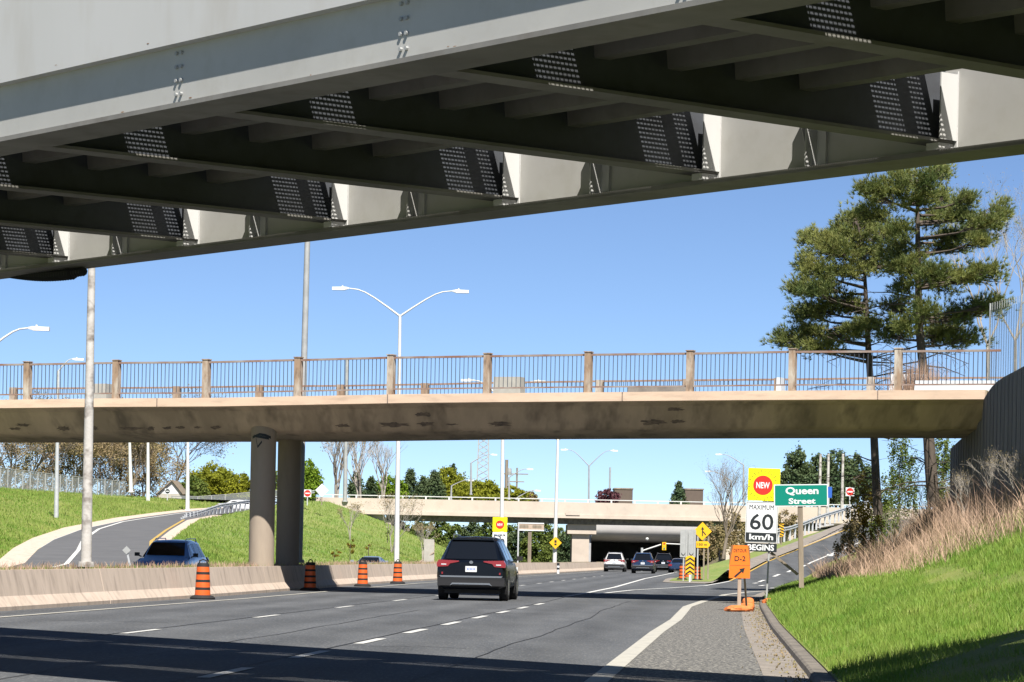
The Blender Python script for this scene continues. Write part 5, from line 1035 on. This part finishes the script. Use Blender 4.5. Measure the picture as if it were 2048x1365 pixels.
# ---- left row of bare brown trees
LB = [(-15, 268), (18, 275), (52, 290), (86, 284), (118, 300), (150, 292), (182, 306), (214, 296), (238, 312), (262, 300), (286, 318), (352, 330)]
WD = ['grey twigged bare tree at the left edge of the row', 'brown budding tree second from the left edge', 'brown budding tree behind the left lamp post', 'bare tree just left of the pale left lamp post', 'bare tree right of the pale left lamp post', 'budding brown tree behind the thick concrete pole', 'reddish brown tree right of the thick concrete pole', 'bare tree midway between the concrete pole and the three lamps', 'olive budding tree before the first of the three lamps', 'brown tree between the first and second of the three lamps', 'brown tree above the small house', 'wide bare tree with black spreading branches beside the green trees']
for i, (px, Y) in enumerate(LB):
    b = at(px, 1010, Y); bare_tree('bare_tree', WD[i], (b.x, Y, 5.8), 8.6 + 2.2 * ((i * 7) % 5) / 4 + (3.5 if i == 11 else 0), .12, 60 + i, 5 if i != 11 else 6, .55, .12, barkg if i != 11 else bark, 1 if i in (0, 3, 11) else 4, bud_m, .2, 'row of bare trees behind the left fence', kids=3 if i == 11 else 3, trunkfrac=.12 if i != 11 else .2)
g_ = np.random.default_rng(4)
for i, (px, Y, w_) in enumerate(((20, 296, 60), (110, 300, 60), (200, 310, 60), (285, 318, 45))):   # undergrowth of the row
    b = at(px, 1005, Y); leaf_tree('brown_shrub', ['brown thicket at the left end behind the fence', 'brown thicket behind the left lamp post', 'brown thicket behind the concrete pole', 'brown thicket left of the small house'][i], (b.x, Y, 5.9), [(-1.6, 0, 1.6, 1.9, 1.2, 1.9), (1.5, .5, 2.0, 1.9, 1.2, 2.1), (0, 0, 3.8, 2.2, 1.2, 1.9), (1.2, 0, 5.0, 1.6, 1.2, 1.2)], bud_m, .17, 150, 80 + i, .08, barkg, 'thickets behind the left fence', 'shrub')
# ---- house
b = at(338, 1012, 312); t = thing('small_house', 'small house with white gable and brown roof behind the ramp top', 'house', (b.x, 312, 5.3)); k = 312 / F
hx = b.x; part('wall', MB().box(hx - 1.1, hx + 1.3, 312, 318, 4.5, 7.0), sbeige, t); part('gable', MB().prism([(hx - 1.1, 7.0), (hx + 1.3, 7.0), (hx + .3, 8.3)], 312, 318), swhite, t); m = MB(); m.bar((hx - 1.3, 315, 6.95), (hx + .3, 315, 8.4), 6.6, .1); m.bar((hx + 1.5, 315, 6.95), (hx + .3, 315, 8.4), 6.6, .1); part('roof', m, wood, t)
part('window', MB().box(hx - .3, hx + .5, 311.96, 312, 5.6, 6.4), glass, t)
# ---- green trees left of the pier
for i, (px, py, Y, w_, h_, m_, lb) in enumerate(((425, 962, 322, 92, 72, leafy, 'round green tree with orange tinge left of the round pier'), (385, 975, 318, 50, 50, leafmid, 'darker green tree beside the rightmost of three lamps'), (482, 975, 326, 60, 56, leafy, 'yellow green tree partly hidden by the round pier'), (612, 955, 300, 52, 80, leafb, 'bright green tree just right of the dark pier'), (535, 960, 320, 60, 60, leafmid, 'green tree between the two piers'))):
    b = at(px, 1018, Y); k = Y / F; z = b.z; cz = at(px, py, Y).z - z; R_ = w_ * k / 2 * 1.2; Hh = h_ * k / 2 * 1.08
    leaf_tree('green_tree', lb, (b.x, Y, z - .5), [(-R_ * .45, 0, cz, R_ * .6, R_ * .6, Hh * .75), (R_ * .4, .3, cz + .1, R_ * .6, R_ * .6, Hh * .7), (0, 0, cz + Hh * .55, R_ * .5, R_ * .5, Hh * .6), (0, -.4, cz - Hh * .4, R_ * .8, R_ * .5, Hh * .5)], m_, .24, 420, 100 + i, .12, group='green trees around the round piers')
# ---- trees behind the far overpass
for i, (px, top, Y, H_, st, lb) in enumerate(((672, 878, 315, 8.5, 3, 'pale bare tree spreading behind the thick grey pole'), (722, 884, 330, 8, 3, 'budding bare tree right of the thick grey pole'), (765, 905, 340, 6.6, 2, 'thin bare tree left of the white double arm lamp'))):
    b = at(px, 1000, Y); bare_tree('bare_tree', lb, (b.x, Y, b.z - 1), H_ + 1, .14, 130 + i, 5, .42, .3, barkp, 2 if i < 2 else 0, bud_m, .17, 'bare trees behind the left end of the far overpass', stems=st, kids=2)
for i, (px, top, w_, Y, lb) in enumerate(((712, 950, 46, 352, 'dark evergreen above the left end of the far overpass'), (742, 958, 40, 346, 'low dark evergreen left of the white lamp'), (820, 942, 44, 362, 'pointed evergreen right of the white double arm lamp'), (845, 955, 34, 352, 'small evergreen before the round yellow green tree'), (868, 944, 46, 349, 'evergreen overlapping the round yellow green tree'), (905, 930, 20, 380, 'thin spire topped evergreen'), (1357, 966, 30, 350, 'lone conical evergreen before the right brown building'))):
    b = at(px, 1010, Y); conifer('evergreen_tree', lb, (b.x, Y, b.z - 1.5), at(px, top, Y).z - b.z + 1.5, w_ * Y / F / 2 * 1.9, 140 + i, n=5500, size=.3, group='evergreens behind the far overpass')
for i, (px, top, w_, Y, m_, lb) in enumerate(((778, 948, 62, 358, leafb, 'light green tree behind the white double arm lamp'), (893, 935, 88, 372, leafy, 'large round yellow green tree beyond the far overpass'), (962, 958, 84, 362, leafy, 'low yellow green tree below the lattice tower'), (1022, 968, 60, 366, leafy, 'low yellow green tree right of the white lamp'), (1212, 972, 40, 350, leafpurple, 'small purple leaved tree before the left brown building'), (1060, 978, 30, 380, bud_m, 'small brown budding tree at the right end of the tree row'))):
    b = at(px, 1010, Y); k = Y / F; Hh = (1004 - top) * k; R_ = w_ * k / 2 * 1.15; leaf_tree('green_tree' if m_ is not leafpurple else 'purple_tree', lb, (b.x, Y, b.z - 1), [(-R_ * .5, 0, 1 + Hh * .42, R_ * .55, R_ * .6, Hh * .42), (R_ * .5, 0, 1 + Hh * .4, R_ * .55, R_ * .6, Hh * .42), (0, 0, 1 + Hh * .66, R_ * .6, R_ * .6, Hh * .38), (0, -.5, 1 + Hh * .3, R_ * .9, R_ * .5, Hh * .35)], m_, .26, 330, 160 + i, .12, group='leafy trees beyond the far overpass')
for i, (px, w_, h_, lb) in enumerate(((1247, 36, 21, 'flat brown building beside the purple tree'), (1388, 36, 20, 'flat brown building beside the conical evergreen'))):
    Y = 470; b = at(px, 1008, Y); k = Y / F; z1 = at(px, 1000 - h_, Y).z; t = thing('brown_building', lb, 'building', (b.x, Y, b.z - 3), 0, 'brown buildings beyond the far overpass'); part('wall', MB().box(b.x - w_ / 2 * k, b.x + w_ / 2 * k, Y, Y + 8, b.z - 6, z1), mat('brown_cladding', (.15, .115, .09), (.12, .09, .075), .5, .8), t); part('roof_edge', MB().box(b.x - w_ / 2 * k - .1, b.x + w_ / 2 * k + .1, Y - .1, Y + 8.1, z1, z1 + .2), wood, t)
# ---- shrubs seen under the far overpass
for i in range(11):
    px = 800 + i * 34; Y = 316 + (i * 37) % 14; b = at(px, 1135, Y); H_ = 4.6 + (i * 13 % 5) * .25
    leaf_tree('green_shrub', 'dense green shrub under the far overpass, ' + ['leftmost of the row', 'second from the left', 'third from the left', 'left of the beige board', 'behind the beige board', 'behind the black SUV roof', 'behind the yellow speed sign', 'left of the wooden direction board', 'behind the wooden direction board', 'behind the small diamond sign', 'against the bridge pier'][i], (b.x, Y, .0), [(-.6, 0, 1.0, 1.1, .8, 1.1), (.6, .2, 1.5, 1.1, .8, 1.3), (-.3, 0, 2.6, 1.2, .9, 1.2), (.5, 0, 3.6 + (i % 3) * .3, 1.0, .9, .9)], [leafmid, spruce, leafmid][i % 3], 0.24, 420, 190 + i, .1, group='shrubs under the far overpass', cat='shrub')
# ---- bare shrubs on the embankment by the far abutment
for i, (px, py, Y, H_, st, lb) in enumerate(((783, 1108, 262, 5.4, 4, 'large bare shrub with pale buds in front of the far abutment'), (700, 1078, 262, 3.2, 2, 'small bare shrub before the white abutment wing'), (845, 1120, 255, 3.2, 3, 'bare shrub at the right foot of the grass embankment'))):
    b = at(px, py, Y); bare_tree('bare_shrub', lb, (b.x, Y, b.z), H_, .05, 210 + i, 4, .5, .3, barkp, 2, bud_m, .12, 'bare shrubs on the grass embankment', stems=st, kids=2, cat='shrub')
for i, (px, py, w_, h_, m_, lb) in enumerate(((700, 1095, 22, 30, leafgold, 'small golden brown bush on the embankment, tallest'), (668, 1108, 32, 16, leafgold, 'low sparse bush left of the golden brown bush'), (737, 1095, 14, 14, leafgold, 'tiny bush right of the golden brown bush'), (775, 1068, 16, 12, leafmid, 'small green bush before the white abutment wing'))):
    Y = 205; b = at(px, py + h_ / 2, Y); k = Y / F; leaf_tree('small_bush', lb, (b.x, Y, b.z), [(0, 0, h_ * k * .5, w_ * k * .45, .3, h_ * k * .45), (.1, 0, h_ * k * .8, w_ * k * .25, .2, h_ * k * .25)], m_, .09, 600, 220 + i, .03, group='small bushes on the embankment', cat='bush')
# ---- bare tree and brown brush by the right ramp wedge
b = at(1447, 1112, 268); bare_tree('bare_tree', 'tall leafless tree between the far overpass and the yellow speed sign', (b.x, 268, b.z), 8.3, .13, 231, 6, .45, .22, barkg, 1, bud_m, .08, kids=2, trunkfrac=.2, stems=2)
for i, (px, py, Y, w_, h_, m_, lb) in enumerate(((1425, 1075, 284, 60, 70, bud_m, 'brown brush left of the tall leafless tree'), (1465, 1060, 286, 60, 80, bud_m, 'brown brush right of the tall leafless tree'), (1418, 1070, 290, 40, 50, spruce, 'dark bush behind the amber diamond sign'), (1478, 1085, 280, 40, 40, bud_m, 'low brown brush behind the detour sign'), (1575, 1040, 300, 60, 50, bud_m, 'brown brush above the right guardrail, under the green sign'), (1620, 1035, 304, 60, 44, bud_m, 'brown brush above the right guardrail, right of the sign post'))):
    b = at(px, py + h_ * .5, Y); k = Y / F; R_ = w_ * k / 2; Hh = h_ * k; leaf_tree('brown_brush', lb, (b.x, Y, b.z - .4), [(-R_ * .4, 0, Hh * .4, R_ * .6, R_ * .5, Hh * .4), (R_ * .4, 0, Hh * .4, R_ * .6, R_ * .5, Hh * .4), (0, 0, Hh * .75, R_ * .6, R_ * .5, Hh * .3)], m_, .17, 300, 240 + i, .05, barkg, 'brown brush beside the right ramp', 'shrub')
# ---- dark evergreens right, behind the street sign
for i, (px, top, base_, w_, Y, lb) in enumerate(((1590, 905, 1015, 60, 318, 'dark evergreen mass left of the white posts'), (1635, 912, 1015, 60, 325, 'dark evergreen behind the leftmost white post'), (1672, 905, 1010, 60, 312, 'dark evergreen behind the rightmost white post'), (1715, 915, 1010, 60, 320, 'dark evergreen between the white posts and the left pine trunk'), (1545, 950, 1015, 40, 330, 'small dark evergreen peeking left of the green street sign'))):
    b = at(px, base_, Y); k = Y / F; Hh = (base_ - top) * k; R_ = w_ * k / 2; leaf_tree('evergreen_tree', lb, (b.x, Y, b.z), [(-R_ * .5, 0, Hh * .35, R_ * .7, R_ * .7, Hh * .35), (R_ * .5, 0, Hh * .4, R_ * .7, R_ * .7, Hh * .38), (0, 0, Hh * .72, R_ * .7, R_ * .7, Hh * .3)], spruce, .3, 300, 260 + i, .15, group='dark evergreens beyond the right ramp')
for i, (px, py, w_, h_, Y, m_, lb) in enumerate(((1728, 990, 64, 90, 128, leafgold, 'golden green bush at the foot of the left pine'), (1800, 920, 70, 110, 134, leafmid, 'green bush between the two pine trunks'), (1885, 915, 60, 110, 128, leafmid, 'green bush right of the taller pine trunk'), (1765, 1000, 60, 70, 132, leafmid, 'low bush behind the left pine trunk'), (1700, 1040, 50, 50, 126, bud_m, 'brown brush at the bank edge beside the ramp'))):
    b = at(px, py, Y); k = Y / F; R_ = w_ * k / 2 * 1.15; b.z = bankz(b.x, Y) - .1; Hh = at(px, py - h_ * .5, Y).z - b.z; leaf_tree('leafy_bush', lb, (b.x, Y, b.z), [(-R_ * .4, 0, Hh * .35, R_ * .6, R_ * .6, Hh * .35), (R_ * .45, .2, Hh * .5, R_ * .55, R_ * .6, Hh * .35), (0, 0, Hh * .72, R_ * .6, R_ * .5, Hh * .28)], m_, .09, 620, 270 + i, .05, group='bushes under the pines', cat='bush', fill=.2)
# ---- planters / reeds on the deck
s, z = B2(1838, 775, 8); c = M2 @ Vector((s, 8, zt(s))); g = np.random.default_rng(9); n = 900; pos = np.stack([c.x + g.normal(0, .38, n), c.y + g.normal(0, .3, n), np.full(n, c.z)], 1)
tag(blades('ornamental_grass', pos, g.uniform(.7, 1.55, n), np.full(n, .018), .35, straw_m, 5), 'clump of tall straw coloured reeds behind the right end of the railing', 'ornamental grass')
for i, (px, py, wpx, lb) in enumerate(((425, 778, 70, 'low green shrub on the overpass deck left of centre'), (1315, 768, 80, 'low green shrub on the overpass deck right of centre'), (1740, 775, 40, 'rusty brown planter shrub near the left pine trunk'))):
    s, z = B2(px, py, 9); c = M2 @ Vector((s, 9, zt(s) - .1)); k = 102 / F; leaf_tree('deck_shrub', lb, tuple(c), [(-wpx * k * .22, 0, .33, wpx * k * .28, .25, .22), (wpx * k * .2, 0, .35, wpx * k * .28, .25, .2)], leafmid if i < 2 else bud_m, .08, 520, 300 + i, .03, group='shrubs on the overpass deck', cat='shrub')
# ---- dry weeds, bank grass, verge tufts
def bank_pts(n, y0, y1, kf, seed):
    g = np.random.default_rng(seed); Y = g.uniform(y0, y1, n); lo = np.array([kf(y)[0] for y in Y]); hi = np.array([kf(y)[1] for y in Y]); k = lo + (hi - lo) * g.uniform(0, 1, n); X = np.array([Xc(y) for y in Y]) - .25 + k
    keep = ~((Y > 63) & (Y < 104.5) & (X > 5.4 + .093 * Y - .05)); X, Y = X[keep], Y[keep]; return np.stack([X, Y, np.array([bankz(x, y) for x, y in zip(X, Y)]) - .06], 1), g
kb_ = lambda y: float(np.interp(y, [40, 62, 78, 95, 135], [4.9, 4.1, 2.8, 1.9, 1.2]))
P1, g = bank_pts(32000, 44, 138, lambda y: (kb_(y), kb_(y) + float(np.interp(y, [44, 80, 138], [5, 4.5, 8]))), 21); n = len(P1); cl_ = np.clip(.5 + .5 * np.sin(P1[:, 0] * 2.3 + 1.7 * np.sin(P1[:, 1] * .9)) * np.cos(P1[:, 1] * .55 + P1[:, 0]), 0, 1); sc_ = g.uniform(0, 1, n) * (.35 + .65 * cl_)
o = blades('dry_weeds', P1, 0.2 + 1.15 * sc_ ** 1.5, np.full(n, .016), 1.1, straw_m, 22); tag(o, 'tall dry straw coloured weeds on the upper right bank', 'dry weeds'); o['kind'] = 'stuff'
for i, (px, py, Y, H_) in enumerate(((1990, 985, 72, 1.7), (1925, 1000, 80, 1.6), (1850, 1010, 95, 2.0), (2035, 1010, 66, 1.5), (1790, 1030, 104, 1.7))):
    X = xat(px, Y); bare_tree('bare_shrub', ['bare shrub in the dry weeds with one tall upright stem', 'twiggy bare shrub at the foot of the dark wall', 'twiggy bare shrub before the taller pine trunk', 'bare shrub at the right edge in the dry weeds', 'twiggy bare shrub left of the abutment in the dry weeds'][i], (X, Y, bankz(X, Y) - .1), H_, .018, 320 + i, 4, .6, .25, barkp, 1, bud_m, .03, 'bare shrubs in the dry weeds', stems=3, kids=2, cat='shrub')
PB = []
for n, a, b, s_ in ((90000, 16, 42, 1), (66000, 42, 65, 2), (60000, 65, 140, 3)):
    P1, g = bank_pts(n, a, b, lambda y: (.02, min(kb_(y) + 1.4, .1 + max(.105 * y - 1.2, 1) + 2.9)), 30 + s_); PB.append((P1, g))
for i, ((P1, g), (h0, h1), w_) in enumerate(zip(PB, ((.05, .16), (.06, .18), (.08, .22)), (.009, .013, .022))):
    n = len(P1); 
    if i == 0: BASE, HH, WW = P1, g.uniform(h0, h1, n), np.full(n, w_)
    else: BASE = np.concatenate([BASE, P1]); HH = np.concatenate([HH, g.uniform(h0, h1, n)]); WW = np.concatenate([WW, np.full(n, w_)])
nz = .6 + .8 * np.clip(np.sin(BASE[:, 0] * 3.1 + np.sin(BASE[:, 1] * 1.7) * 2) * np.sin(BASE[:, 1] * 1.3) * .5 + .5, 0, 1)
o = blades('bank_grass', BASE + np.array([0, 0, .03]), HH * nz, WW, .8, blade_m, 33); tag(o, 'fresh green grass covering the bank right of the kerb', 'grass'); o['kind'] = 'stuff'
def surf_pts(rowsf, n, seed):      # scatter on a loft given as list of rows of 3d points
    g = np.random.default_rng(seed); Rw = np.array(rowsf, float); nr, nc, _ = Rw.shape; u = g.uniform(0, nr - 1.001, n); v = g.uniform(0, nc - 1.001, n); i = u.astype(int); j = v.astype(int); fu = (u - i)[:, None]; fv = (v - j)[:, None]
    return Rw[i, j] * (1 - fu) * (1 - fv) + Rw[i + 1, j] * fu * (1 - fv) + Rw[i, j + 1] * (1 - fu) * fv + Rw[i + 1, j + 1] * fu * fv, g
P1, g = surf_pts([r_[:9] for r_ in HILLROWS], 45000, 41); P2, _ = surf_pts(MIDROWS, 45000, 42); P3 = np.concatenate([P1, P2]); n = len(P3)
o = blades('verge_grass', P3, g.uniform(.06, .24, n), np.full(n, .05), .8, blade_far, 43); tag(o, 'patchy green grass on the embankments left of the road', 'grass'); o['kind'] = 'stuff'
g = np.random.default_rng(44); n = 9000; Y = g.uniform(50, 200, n); X = np.array([Xb(y) for y in Y]) - .5 - g.uniform(0, 1.2, n); o = blades('median_weeds', np.stack([X, Y, np.full(n, .74)], 1), g.uniform(.04, .30, n) ** 1.15, np.full(n, .016), .7, straw_m, 45); tag(o, 'thin dry weeds growing on top of the median barrier', 'dry weeds'); o['kind'] = 'stuff'
g = np.random.default_rng(46); n = 7000; Y = g.uniform(50, 200, n); X = np.array([Xb(y) for y in Y]) - .6 - g.uniform(0, 1.2, n); o = blades('median_grass', np.stack([X, Y, np.full(n, .74)], 1), g.uniform(.03, .15, n), np.full(n, .018), .7, blade_far, 47); tag(o, 'short green grass growing on top of the median barrier', 'grass'); o['kind'] = 'stuff'
g = np.random.default_rng(50); n = 1500; Y = g.uniform(26, 100, n); X = np.array([Xc(y) for y in Y]) - .46 - np.abs(g.normal(0, .22, n)); o = leaves('leaf_litter', np.stack([X, Y, np.full(n, .022)], 1), .035, bud_m, None, 51); tag(o, 'brown leaf litter along the kerb and gutter', 'leaf litter'); o['kind'] = 'stuff'
